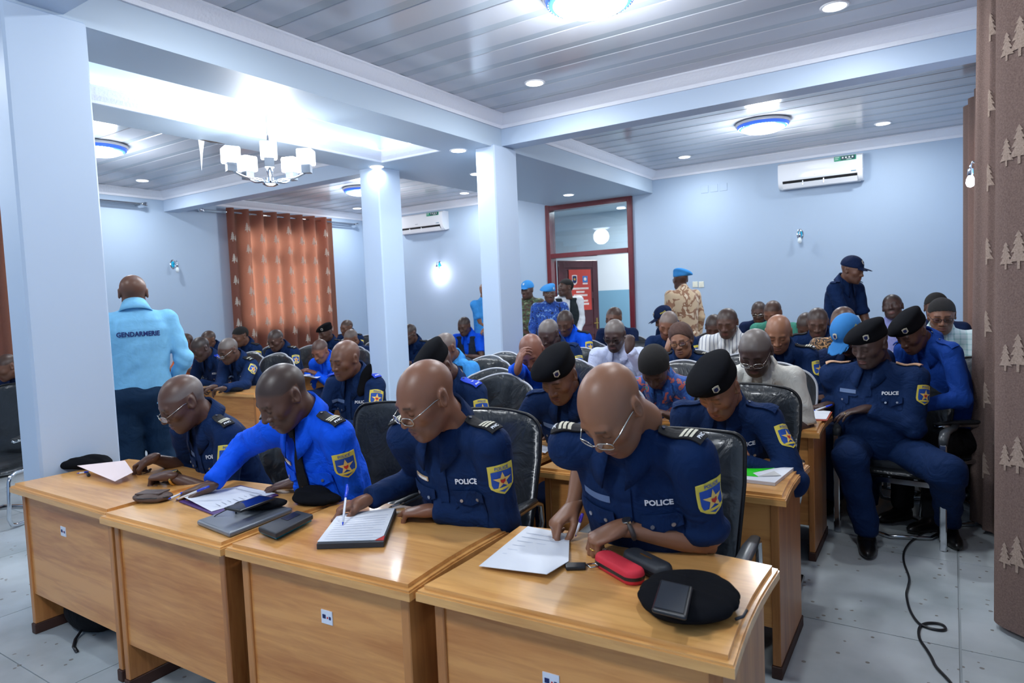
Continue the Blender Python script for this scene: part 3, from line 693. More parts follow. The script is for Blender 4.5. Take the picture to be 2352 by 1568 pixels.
# ================================================================== chairs
LEA = mat('black_leather', (40, 44, 48), rough=.3, coat=.15, spec=.5, bump=.25, bscale=90, noise=.2, nscale=6, wr=.35); LEA2 = mat('black_leather_piping', (18, 19, 22), rough=.4); ARMP = mat('armrest_pad_grey', (62, 66, 70), rough=.3)
PLAS = mat('plastic_wrap_edge', (186, 190, 198), rough=.25)
def back_surface(wd, hgt, style):
    """closed cushion: front (towards -y) and back, rounded outline"""
    nu, nv = 17, 30
    def shape(u, v, side):
        # rounded outline, a little wider towards the shoulders
        z = (v+1)/2*hgt; R_ = {'round': .13, 'plain': .09, 'ribbed': .05}[style]; zt = z-(hgt-R_)
        arch = {'round': .045, 'plain': .018, 'ribbed': .004}[style]
        half = wd/2*(.86+.14*min(1, z/hgt*1.5))
        if zt > 0: half = half-R_+math.sqrt(max(0, R_*R_-min(zt, R_*.985)**2))
        x = u*half; z = z+arch*(1-u*u)*(z/hgt)**4
        edge = (1-abs(u)**6)*(1-max(0, abs(v))**14)
        bulge = .035*edge
        if side < 0:
            if style == 'ribbed':
                seam = abs(((z/hgt*8) % 1)-.5)*2
                bulge += .014*(1-seam**6)*edge if z/hgt < .78 else .012*edge
            elif style == 'round':
                k = .62-.1*u*u
                d = abs(z/hgt-k); bulge -= .018*math.exp(-(d/.022)**2)*edge
                if z/hgt > k: bulge += .010*math.sin(9*u*(1.3-.3*z/hgt)+1)*edge*min(1, (z/hgt-k)*8)*max(0, (1-z/hgt)*3.0) if z/hgt < .97 else 0
                else: bulge += .006*math.sin(5*u+z*22)*edge
                if abs(abs(u)-.55) < .06 and z/hgt < k: bulge -= .007
            else:
                bulge -= .008*math.exp(-((abs(u)-.74)/.05)**2)*edge
        y = side*bulge
        y += .05*((z/hgt)-.35)**2*0+.04*u*u*(-1 if True else 1)
        return (x, y, z)
    V = []; Fc = []
    for side in (-1, 1):
        o_ = len(V)
        for j in range(nv):
            for i in range(nu): V.append(shape(-1+2*i/(nu-1), 1-2*(1-j/(nv-1))**1.35, side))
        for j in range(nv-1):
            for i in range(nu-1):
                q = (o_+j*nu+i, o_+j*nu+i+1, o_+(j+1)*nu+i+1, o_+(j+1)*nu+i); Fc.append(q if side < 0 else q[::-1])
    # outline ring
    ring = [j*nu for j in range(nv-1)]+[(nv-1)*nu+i for i in range(nu-1)]+[j*nu+nu-1 for j in range(nv-1, 0, -1)]+[i for i in range(nu-1, 0, -1)]
    k = nu*nv
    for a in range(len(ring)):
        i, j = ring[a], ring[(a+1) % len(ring)]; Fc.append((i, j, j+k, i+k))
    return V, Fc, [V[i] for i in ring]
def make_chair(style, kind):
    e = empty('office_chair')
    wd, hg = {'round': (.53, .56), 'plain': (.55, .57), 'ribbed': (.47, .56)}[style]
    V, Fc, ring = back_surface(wd, hg, style)
    tilt = Matrix.Rotation(math.radians(-9), 3, 'X')
    off = Vector((0, .235, .455))
    V = [tilt @ Vector(p)+off for p in V]
    b = link('backrest', mesh('backrest', V, Fc, LEA, True), e)
    rp = [tilt @ Vector(p)+off+Vector((0, .0, 0)) for p in ring]
    pm = MB(); pm.tube(rp, .008, 6, closed=True); pm.obj('piping', PLAS if style == 'round' else LEA2, b, True)
    # seat cushion
    def seat(u, v):
        x = (u*2-1); y = (v*2-1); return x, y
    sV = []; sF = []; n = 13
    for s in (1, -1):
        o_ = len(sV)
        for j in range(n):
            for i in range(n):
                x = -1+2*i/(n-1); y = -1+2*j/(n-1); ed = (1-x**8)*(1-y**8)
                sV.append((x*.25*(1-.12*abs(y)**6), y*.24-.015, .435+s*(.02+.03*ed)))
        for j in range(n-1):
            for i in range(n-1):
                q = (o_+j*n+i, o_+j*n+i+1, o_+(j+1)*n+i+1, o_+(j+1)*n+i); sF.append(q if s > 0 else q[::-1])
    rg = [j*n for j in range(n-1)]+[(n-1)*n+i for i in range(n-1)]+[j*n+n-1 for j in range(n-1, 0, -1)]+[i for i in range(n-1, 0, -1)]
    for a in range(len(rg)): i, j = rg[a], rg[(a+1) % len(rg)]; sF.append((j, i, i+n*n, j+n*n))
    link('seat', mesh('seat', sV, sF, LEA, True), e)
    if kind == 'posts':   # four chrome posts with curved black arm pads
        for sx in (-1, 1):
            MB().box(sx*.285-.018, sx*.285+.018, -.25, -.222, 0, .62, .005).obj('leg', CHROME, e)
            MB().box(sx*.285-.018, sx*.285+.018, .222, .25, 0, .55, .005).obj('leg', CHROME, e)
            pts = [(sx*.285, -.236, .61), (sx*.285, -.23, .655), (sx*.285, -.18, .678), (sx*.285, -.05, .672), (sx*.285, .1, .655), (sx*.285, .25, .66)]
            MB().tube(pts, [.022, .026, .028, .027, .024, .018], 10, flat=.6).obj('armrest', ARMP, e, True)
        MB().box(-.285, .285, .226, .246, .36, .39).obj('seat_rail', CHROME, e); MB().box(-.285, .285, -.246, -.226, .36, .39).obj('seat_rail', CHROME, e)
        MB().tube([(-.27, .2, .02), (-.2, -.1, .02), (0, -.2, .02), (.2, -.1, .02), (.27, .2, .02)], .009, 8).obj('foot_ring', CHROME, e, True)
    else:                # cantilever tube
        for sx in (-1, 1):
            pts = [(sx*.27, .26, .02), (sx*.27, .0, .018), (sx*.27, -.2, .018), (sx*.27, -.255, .035), (sx*.27, -.275, .08), (sx*.27, -.262, .2), (sx*.27, -.25, .35), (sx*.27, -.235, .39), (sx*.27, -.19, .41), (sx*.27, .0, .412), (sx*.26, .2, .43)]
            MB().tube(pts, .014, 9).obj('cantilever_leg', CHROME, e, True)
            a = MB().tube([(sx*.255, .22, .40), (sx*.285, .23, .55), (sx*.285, .22, .63), (sx*.285, .17, .65), (sx*.285, -.1, .65), (sx*.285, -.2, .645)], .013, 9, flat=1).obj('arm_tube', CHROME, e, True)
            MB().tube([(sx*.285, .16, .667), (sx*.285, .05, .672), (sx*.285, -.1, .67), (sx*.285, -.2, .66)], [.018, .026, .026, .02], 10, flat=.5).obj('armrest', ARMP if style == 'ribbed' else LEA, e, True)
        MB().tube([(-.27, .26, .02), (0, .27, .02), (.27, .26, .02)], .013, 8).obj('rear_bar', CHROME, e, True)
    return e
PROTO = {}
def chair(x, y, rz, label, style='round', kind='cant', group='black leather conference chairs'):
    k = (style, kind)
    if k not in PROTO:
        PROTO[k] = make_chair(style, kind); o = PROTO[k]; o.location = (x, y, 0); o.rotation_euler = (0, 0, rz); o['label'] = label; o['group'] = group; o['category'] = 'chair'; return o
    return copytree(PROTO[k], None, (x, y, 0), rz, label, group)
# ================================================================== people: implicit surfaces
def snet(f, lo, hi, h):
    n = [int(math.ceil((hi[i]-lo[i])/h))+1 for i in range(3)]
    ax = [lo[i]+h*np.arange(n[i]) for i in range(3)]
    X, Y, Z = np.meshgrid(*ax, indexing='ij')
    D = f(X.astype(np.float32), Y.astype(np.float32), Z.astype(np.float32)).astype(np.float32)
    S = D < 0
    c = np.zeros([k-1 for k in n], dtype=np.int8); offs = [(a, b, d) for a in (0, 1) for b in (0, 1) for d in (0, 1)]
    for a, b, d in offs: c += S[a:n[0]-1+a, b:n[1]-1+b, d:n[2]-1+d]
    ci = np.argwhere((c > 0) & (c < 8)); N = len(ci)
    vals = [D[ci[:, 0]+a, ci[:, 1]+b, ci[:, 2]+d] for a, b, d in offs]
    acc = np.zeros((N, 3)); cnt = np.zeros(N)
    for i in range(8):
        for j in range(i+1, 8):
            oi, oj = offs[i], offs[j]
            if sum(abs(oi[k]-oj[k]) for k in range(3)) != 1: continue
            va, vb = vals[i], vals[j]; m = (va < 0) != (vb < 0)
            t = np.where(m, va/(va-vb+1e-12*(va == vb)), 0)
            for k in range(3): acc[:, k] += np.where(m, oi[k]+(oj[k]-oi[k])*t, 0)
            cnt += m
    V = (ci+acc/cnt[:, None])*h+np.array(lo)
    idx = -np.ones(c.shape, dtype=np.int64); idx[ci[:, 0], ci[:, 1], ci[:, 2]] = np.arange(N)
    Fs = []
    for a in range(3):
        b, d = (a+1) % 3, (a+2) % 3
        sl0 = [slice(None)]*3; sl1 = [slice(None)]*3; sl0[a] = slice(0, n[a]-1); sl1[a] = slice(1, n[a])
        e = np.argwhere(S[tuple(sl0)] != S[tuple(sl1)])
        e = e[(e[:, b] > 0) & (e[:, d] > 0) & (e[:, b] < n[b]-1) & (e[:, d] < n[d]-1)]
        if len(e) == 0: continue
        q = []
        for (db, dd) in ((-1, -1), (0, -1), (0, 0), (-1, 0)):
            p = e.copy(); p[:, b] += db; p[:, d] += dd; q.append(idx[p[:, 0], p[:, 1], p[:, 2]])
        q = np.stack(q, 1); ins = S[e[:, 0], e[:, 1], e[:, 2]]; q[~ins] = q[~ins][:, ::-1]; Fs.append(q)
    return V, np.concatenate(Fs)
def ell(P, c, r, R=None):
    x, y, z = P[0]-c[0], P[1]-c[1], P[2]-c[2]
    if R is not None: x, y, z = R[0][0]*x+R[1][0]*y+R[2][0]*z, R[0][1]*x+R[1][1]*y+R[2][1]*z, R[0][2]*x+R[1][2]*y+R[2][2]*z
    k0 = np.sqrt((x/r[0])**2+(y/r[1])**2+(z/r[2])**2)+1e-6; k1 = np.sqrt((x/r[0]**2)**2+(y/r[1]**2)**2+(z/r[2]**2)**2)+1e-6
    return k0*(k0-1)/k1
def capsule(P, a, b, ra, rb):
    ba = np.array(b, float)-np.array(a, float); x, y, z = P[0]-a[0], P[1]-a[1], P[2]-a[2]
    h = np.clip((x*ba[0]+y*ba[1]+z*ba[2])/(ba@ba+1e-9), 0, 1)
    return np.sqrt((x-h*ba[0])**2+(y-h*ba[1])**2+(z-h*ba[2])**2)-(ra+(rb-ra)*h)
def smin(a, b, k):
    h = np.maximum(k-np.abs(a-b), 0)/k; return np.minimum(a, b)-h*h*k*.25
def smax(a, b, k): return -smin(-a, -b, k)
def vnormals(V, Fq):
    n = np.zeros_like(V); a = V[Fq[:, 0]]; b = V[Fq[:, 1]]; c = V[Fq[:, 2]]; d = V[Fq[:, 3]] if Fq.shape[1] == 4 else a
    fn = np.cross(c-a, d-b) if Fq.shape[1] == 4 else np.cross(b-a, c-a)
    for k in range(Fq.shape[1]): np.add.at(n, Fq[:, k], fn)
    return n/(np.linalg.norm(n, axis=1)[:, None]+1e-12)
# ---- head (face towards -y, centre of skull at origin)
def head_sdf(kind):
    wide = {'a': 1.0, 'b': 1.05, 'c': .96, 'w': .93}[kind[0]]; openeye = kind.endswith('o')
    def f(X, Y, Z):
        P = (X/wide, Y, Z)
        d = ell(P, (0, .018, .032), (.0795, .098, .085))
        d = smin(d, ell(P, (0, -.034, -.03), (.062, .062, .085)), .05)
        d = smin(d, ell(P, (0, -.04, -.088), (.049, .044, .032)), .035)
        d = smin(d, capsule(P, (-.05, .0, -.06), (-.022, -.07, -.098), .016, .016), .03); d = smin(d, capsule(P, (.05, .0, -.06), (.022, -.07, -.098), .016, .016), .03)
        d = smin(d, ell(P, (0, -.08, -.106), (.02, .014, .014)), .02)
        for s in (-1, 1):
            d = smin(d, ell(P, (s*.046, -.062, -.022), (.02, .02, .018)), .025)
            d = smax(d, -ell(P, (s*.031, -.104, .002), (.021, .018, .0125)), .014)
        d = smin(d, capsule(P, (-.038, -.081, .02), (.038, -.081, .02), .0095, .0095), .016)
        for s in (-1, 1):
            d = smin(d, ell(P, (s*.031, -.0815, .0), (.0155, .0125, .0115)), .004)
        d = smin(d, capsule(P, (0, -.09, .014), (0, -.112, -.03), .0072, .0115), .014)
        d = smin(d, ell(P, (0, -.111, -.034), (.0125, .0115, .010)), .008)
        for s in (-1, 1):
            d = smin(d, ell(P, (s*.0165, -.1, -.036), (.0095, .011, .0085)), .007)
            d = smax(d, -ell(P, (s*.008, -.110, -.0455), (.0042, .006, .0045)), .003)
        d = smin(d, ell(P, (0, -.085, -.066), (.032, .014, .024)), .018)
        d = smin(d, ell(P, (0, -.0985, -.0635), (.0235, .0085, .0062)), .005); d = smin(d, ell(P, (0, -.097, -.0765), (.021, .009, .0075)), .005)
        d = smax(d, -capsule(P, (-.021, -.101, -.0695), (.021, -.101, -.0695), .0022, .0022), .004)
        for s in (-1, 1):
            R = Matrix.Rotation(.22*-1, 3, 'X') @ Matrix.Rotation(s*.32, 3, 'Z')
            e = ell(P, (s*.0825, .016, -.006), (.0085, .0205, .033), R)
            e = smax(e, -ell(P, (s*.092, .010, -.004), (.008, .012, .021), R), .005)
            e = smin(e, ell(P, (s*.078, -.0, -.02), (.008, .006, .009)), .006)
            d = smin(d, e, .008)
        d = smin(d, capsule(P, (0, .03, -.05), (0, .05, -.135), .054, .056), .03)
        return d*.9
    return f
HEADS = {}
def head_tpl(kind, lod):
    k = (kind, lod)
    if k in HEADS: return HEADS[k]
    h = (.0034, .005, .0075)[lod]
    V, Fq = snet(head_sdf(kind), (-.105, -.135, -.165), (.105, .13, .135), h)
    c = V[Fq].mean(1); x, y, z = np.abs(c[:, 0]), c[:, 1], c[:, 2]
    mi = np.zeros(len(Fq), dtype=np.int32)
    vx, vy, vz = np.abs(V[:, 0]), V[:, 1], V[:, 2]
    sm = lambda q, e0, e1: np.clip((q-e0)/(e1-e0), 0, 1)
    TI = {}
    TI['lip'] = sm(1.25-((V[:, 0]/.025)**2+((vz+.0705)/.0125)**2), 0, .5)*(vy < -.087)
    TI['brow'] = sm(.0062-np.abs(vz-(.0225-.25*np.abs(vx-.028)**1.35)), 0, .004)*(vx > .011)*(vx < .047)*(vy < -.066)
    vex = vx-.031
    TI['lash'] = sm(.0032-np.abs(vz+.0055+.003*(1-(vex/.0135)**2)), 0, .0022)*(np.abs(vex) < .0145)*(vy < -.074)*(0 if kind.endswith('o') else 1)
    g_ = vz-(.058-.62*(vy+.075)); ear = (vx > .070) & (vy < .045) & (vz < .03)
    TI['hair'] = sm(g_, -.008, .012)*sm(vy, -.09, -.07)*sm(vz, -.07, -.045)*np.where(ear, 0, 1)
    TI['sides'] = TI['hair']*sm(.066+.15*vy-vz, -.012, .014)
    TI['beard'] = sm(-vz, .040, .056)*sm(-vy, .0, .04)*(1-TI['lip'])*sm(.078-vx, 0, .02)*np.where((vz > -.055) & (vx < .016), .0, 1)
    ex = (x-.031)
    op = kind.endswith('o')
    if op:
        eye = ((ex/.0135)**2+((z+.0005)/.0058)**2 < 1) & (y < -.078); mi[eye] = 4
        iris = (np.abs(ex) < .0058) & eye; mi[iris] = 3
    N = vnormals(V, Fq)
    HEADS[k] = (V, Fq, mi, N, TI); return HEADS[k]
# ---- hand: wrist at origin, fingers +x, back of the hand +z; right hand (thumb +y)
def hand_chains(pose):
    fl = [(.086, .027, [.042, .025, .02]), (.09, .0085, [.046, .028, .022]), (.086, -.0105, [.042, .026, .021]), (.078, -.0275, [.033, .02, .018])]
    curls = {'flat': [(14, 18, 10), (12, 18, 10), (14, 20, 12), (18, 22, 14)], 'rest': [(22, 32, 18), (28, 38, 22), (34, 44, 24), (38, 46, 26)],
             'pen': [(38, 42, 22), (52, 58, 28), (66, 72, 36), (70, 74, 36)], 'fist': [(58, 78, 40), (64, 84, 44), (66, 86, 46), (66, 84, 44)], 'point': [(14, 20, 12), (45, 60, 30), (55, 66, 34), (58, 66, 34)]}[pose]
    spr = {'flat': (7, 1, -5, -12)}.get(pose, (3, 0, -3, -6))
    ch = []
    for (x, y, L), cu, sp in zip(fl, curls, spr):
        p = Vector((x, y, -.002)); pts = [p.copy()]; a = 0; s = math.radians(sp)
        for l, c_ in zip(L, cu):
            a += math.radians(c_); d = Vector((math.cos(a)*math.cos(s), math.cos(a)*math.sin(s), -math.sin(a))); p = p+d*l; pts.append(p.copy())
        ch.append(pts)
    th = {'flat': [(.022, .03, -.008), (.05, .056, -.014), (.078, .066, -.018), (.1, .068, -.02)], 'rest': [(.022, .03, -.008), (.052, .05, -.02), (.08, .05, -.032), (.1, .042, -.038)], 'point': [(.022, .03, -.008), (.05, .05, -.02), (.08, .05, -.03), (.098, .04, -.034)],
          'pen': [(.022, .03, -.008), (.054, .05, -.026), (.084, .046, -.044), (.106, .034, -.056)], 'fist': [(.022, .03, -.01), (.052, .046, -.03), (.076, .03, -.048), (.088, .012, -.052)]}[pose]
    return ch, [Vector(t) for t in th]
HANDS = {}
def hand_tpl(pose, lod):
    k = (pose, lod)
    if k in HANDS: return HANDS[k]
    ch, th = hand_chains(pose)
    def f(X, Y, Z):
        P = (X, Y, Z)
        d = ell(P, (.05, 0, 0), (.052, .042, .0155))
        d = smin(d, ell(P, (.03, .018, -.008), (.03, .018, .014)), .015)
        d = smin(d, ell(P, (-.005, 0, 0), (.04, .0265, .02)), .03)
        for pts, r in zip(ch, (.0092, .0096, .0092, .008)):
            e = capsule(P, (.045, pts[0].y*.75, 0), pts[0], .009, r*1.12)
            for i in range(3):
                e = smin(e, capsule(P, pts[i], pts[i+1], r*(1.06-.1*i), r*(.98-.12*i)), .004)
            d = smin(d, e, .006)
        e = capsule(P, th[0], th[1], .0145, .0115)
        e = smin(e, capsule(P, th[1], th[2], .0112, .0108), .005); e = smin(e, capsule(P, th[2], th[3], .0105, .0085), .004)
        return smin(d, e, .008)*.95
    h = (.0032, .005, .008)[lod]
    HANDS[k] = snet(f, (-.05, -.065, -.115), (.2, .1, .04), h)
    return HANDS[k]
# ---- materials
SKIN = []
SKINC = [(108, 74, 58), (88, 61, 50), (128, 86, 65), (74, 55, 50), (126, 82, 66), (138, 95, 71)]
for i, c in enumerate(SKINC):
    m = mat('skin_%d' % i, c, rough=.41, spec=.5, noise=.12, nscale=14, bump=.12, bscale=260, bdist=.001, sss=.08, tint=True); SKIN.append(m)
LIPM = mat('lip', (110, 66, 62), rough=.45); BROW = mat('eyebrow_hair', (26, 20, 18), rough=.8); LASH = mat('lash_dark', (16, 12, 12), rough=.5); EYEW = mat('eye_white', (205, 198, 190), rough=.25)
HAIRB = mat('hair_black', (20, 18, 18), rough=.85, bump=.8, bscale=420, bdist=.004); HAIRG = mat('hair_grey', (112, 108, 104), rough=.85, noise=.35, nscale=160, bump=.6, bscale=420, bdist=.003); HAIRS = mat('hair_stubble', (58, 48, 44), rough=.7, noise=.25, nscale=200, bump=.3, bscale=500); HAIRW = mat('hair_brown_woven', (78, 54, 46), rough=.75, bump=.9, bscale=220, bdist=.006, noise=.3, nscale=120)
def cloth(name, rgb, **k): return mat(name, rgb, rough=k.get('rough', .82), noise=.14, nscale=k.get('ns', 30), spec=.2, bump=.3, bscale=k.get('bs', 420), bdist=.0012, wr=k.get('wr', .55))
NAVY = cloth('cloth_navy', (13, 38, 78)); NAVY2 = cloth('cloth_dark_navy', (16, 32, 66)); ROYAL = cloth('cloth_royal_blue', (10, 84, 222)); SKYB = cloth('cloth_sky_blue', (128, 192, 230), wr=.2); SKY2 = cloth('cloth_un_blue', (66, 150, 222)); TROU = cloth('cloth_trouser_blue', (24, 48, 74)); BLK = cloth('cloth_black', (22, 23, 27)); BERM = mat('beret_wool', (21, 22, 26), rough=1, spec=.1, bump=.6, bscale=900, bdist=.002, noise=.2, nscale=200); UNB = mat('beret_un_blue', (66, 150, 220), rough=.9, spec=.2, bump=.5, bscale=700)
LSHIRT = cloth('cloth_pale_lilac', (196, 204, 232)); WSHIRT = cloth('cloth_cream', (206, 204, 196)); WHITEC = cloth('cloth_white', (222, 226, 230)); LILAC = cloth('cloth_lilac', (150, 156, 212)); GREENC = cloth('cloth_green', (70, 140, 120)); BROWNJ = cloth('cloth_brown_jacket', (74, 60, 58)); ORANGE = cloth('cloth_orange', (200, 104, 66)); VESTD = cloth('cloth_vest_dark', (38, 46, 60)); VESTG = cloth('cloth_vest_green_black', (34, 42, 46)); TANSH = cloth('cloth_tan', (196, 170, 142))
CAMOG = pattern('camo_green', [(34, 40, 36), (84, 66, 52), (74, 96, 66), (138, 142, 110)], 14, stretch=(1, 1, 1.6)); CAMOB = pattern('camo_blue', [(18, 34, 80), (36, 84, 170), (20, 60, 140), (110, 150, 200)], 20); CAMOD = pattern('camo_desert', [(206, 182, 150), (206, 182, 150), (150, 110, 84), (222, 204, 178)], 9)
PATB = pattern('print_blue_flowers', [(24, 58, 120), (40, 96, 170), (30, 74, 150), (28, 70, 140), (170, 84, 80), (40, 120, 130)], 16, hard=True); PATN = pattern('print_brown_batik', [(30, 28, 30), (150, 112, 76), (34, 32, 34), (196, 150, 100)], 26)
STRW = stripes('cloth_white_striped', (226, 228, 228), (150, 156, 168), 30, axis='X'); CHKW = stripes('cloth_pale_check', (206, 222, 222), (150, 190, 190), 26, axis='X', check='Z')
GOLDT = mat('insignia_gold', (214, 196, 120), rough=.6); SILV = mat('insignia_silver', (200, 196, 176), rough=.6); WHT = mat('thread_white', (232, 236, 242), rough=.7); PYEL = mat('patch_yellow', (222, 204, 84), rough=.7); PBLU = mat('patch_blue', (30, 78, 168), rough=.7); PSTR = mat('patch_star', (236, 200, 110), rough=.7); PRED = mat('patch_red', (196, 44, 40), rough=.7); GREYT = mat('tape_grey', (96, 118, 156), rough=.8); EPB = mat('epaulette_black', (24, 24, 28), rough=.85); EPBL = mat('epaulette_blue', (22, 62, 190), rough=.8); EPTAN = mat('epaulette_tan', (190, 150, 120), rough=.7); BTN = mat('button_silver', (170, 176, 186), rough=.3, metal=.8); BTND = mat('button_dark', (30, 40, 70), rough=.4)
GOLD = mat('gold_metal', (212, 176, 96), rough=.25, metal=1); FRAMES = mat('glasses_silver', (190, 188, 180), rough=.2, metal=1); FRAMEB = mat('glasses_black', (20, 20, 22), rough=.3); LENS = glass('lens_glass', (238, 240, 244), .03, .25); SHOE = mat('shoe_black', (16, 16, 18), rough=.3); DIAL = mat('watch_dial', (40, 40, 44), rough=.3); SOLE = mat('shoe_sole', (24, 22, 22), rough=.8)
def xf(V, R, t): return V @ np.array(R.to_3x3()).T + np.array(t)
def apply_mesh(name, V, Fq, m, parent, smooth=True, idx=None): return link(name, mesh(name, V, Fq, m, smooth, idx), parent)
def loft(pts, radii, n=14, upv=(0, 0, 1), flat=1.0):
    b = MB(); b.tube(pts, list(radii), n, True, None, flat, False, upv); return np.array(b.v), b.f
class Merge:
    def __init__(s): s.V = []; s.F = []; s.M = []; s.n = 0
    def add(s, V, Fq, mi=0):
        Fq = np.asarray(Fq) if not isinstance(Fq, np.ndarray) else Fq
        s.V.append(np.asarray(V)); s.F.append(Fq+s.n); s.n += len(V); s.M.append(np.full(len(Fq), mi) if np.isscalar(mi) else mi)
    def out(s): return np.concatenate(s.V), np.concatenate(s.F), np.concatenate(s.M)
def tube_quads(pts, radii, n=14, upv=(0, 0, 1), flat=1.0):
    b = MB(); b.tube(pts, list(radii), n, False, None, flat, False, upv); return np.array([tuple(p) for p in b.v]), np.array(b.f)
def ik(S, T, l1, l2, pole):
    d = T-S; D = min(d.length, (l1+l2)*.999); T = S+d.normalized()*D; dn = d.normalized()
    a = (l1*l1-l2*l2+D*D)/(2*D); hgt = math.sqrt(max(0, l1*l1-a*a)); p = Vector(pole); p = (p-dn*p.dot(dn)).normalized()
    return S+dn*a+p*hgt, T
# ---- hats (in head space)
HATS = {}
def hat_tpl(kind, lod):
    k = (kind, lod)
    if k in HATS: return HATS[k]
    if kind == 'beret':
        R = Matrix.Rotation(math.radians(-24), 3, 'Y') @ Matrix.Rotation(math.radians(6), 3, 'X')
        def f(X, Y, Z):
            P = (X, Y, Z)
            d = ell(P, (-.03, .012, .076), (.118, .128, .042), R)
            d = smin(d, ell(P, (0, .014, .052), (.085, .107, .055)), .04)
            d = d+.0022*np.sin(38*X+22*Y)*np.sin(30*Y-14*Z)
            return smax(d, (.036+.10*(Y-.0)*0-.16*X*.5+.04*Y)-Z, .006)
    elif kind == 'cap':
        def f(X, Y, Z):
            P = (X, Y, Z)
            d = ell(P, (0, .016, .046), (.087, .11, .094)); d = smax(d, .028-Z, .008)
            w = ell((X, Y, Z+3.2*X*X-.05*(Y+.1)), (0, -.115, .036), (.072, .075, .006))
            return np.minimum(d, w)
    elif kind == 'hairwoman':
        def f(X, Y, Z):
            P = (X, Y, Z); d = ell(P, (0, .03, .05), (.09, .108, .092)); d = smin(d, ell(P, (0, .06, .0), (.085, .08, .09)), .03)
            d = smax(d, (.045-Z)-1.3*(Y+.055)*1.0, .01)
            return d+.002*np.sin(160*X+60*Z)*np.sin(90*Y)
    elif kind == 'ponyhair':
        def f(X, Y, Z):
            P = (X, Y, Z); d = ell(P, (0, .024, .04), (.082, .103, .09)); d = smin(d, capsule(P, (0, .1, .04), (0, .16, .0), .035, .025), .03)
            return smax(d, (.03-Z)-1.2*(Y+.04), .01)
    h = (.0042, .006, .009)[lod]
    HATS[k] = snet(f, (-.16, -.2, -.1), (.12, .2, .17), h)
    return HATS[k]
def star2d(r, n=5, k=.4, rot=PI/2):
    return [((r if i % 2 == 0 else r*k)*math.cos(rot+PI*i/n), (r if i % 2 == 0 else r*k)*math.sin(rot+PI*i/n)) for i in range(2*n)]
SHIELD = [(-.5, .56), (-.25, .6), (0, .62), (.25, .6), (.5, .56), (.5, -.25), (.46, -.4), (.3, -.52), (0, -.66), (-.3, -.52), (-.46, -.4), (-.5, -.25)]
P2 = {}
def p2(key, fn):
    if key not in P2: P2[key] = fn()
    return P2[key]
class Proj:
    """lays flat shapes onto a surface"""
    def __init__(s, V, Fq): s.b = BVHTree.FromPolygons([tuple(map(float, v)) for v in V], [tuple(int(i) for i in f) for f in Fq])
    def lay(s, sh, o, u, v, off, back=.14, far=.3):
        V2, Fc = sh; n = Vector(u).cross(Vector(v)).normalized(); out = []; last = None; u = Vector(u); v = Vector(v)
        for a, b in V2:
            p = o+u*float(a)+v*float(b)+n*back; hit = s.b.ray_cast(p, -n, far)
            if hit[0] is not None: last = back-(hit[0]-p).length*0; q = hit[0]; dd = (q-p).length; last = dd; out.append(q+n*off)
            else: out.append(p-n*((last if last is not None else back)-off))
        return np.array([tuple(p) for p in out]), Fc
def badge_cap(V, Fq): return V, Fq
NP_BODY = [0]
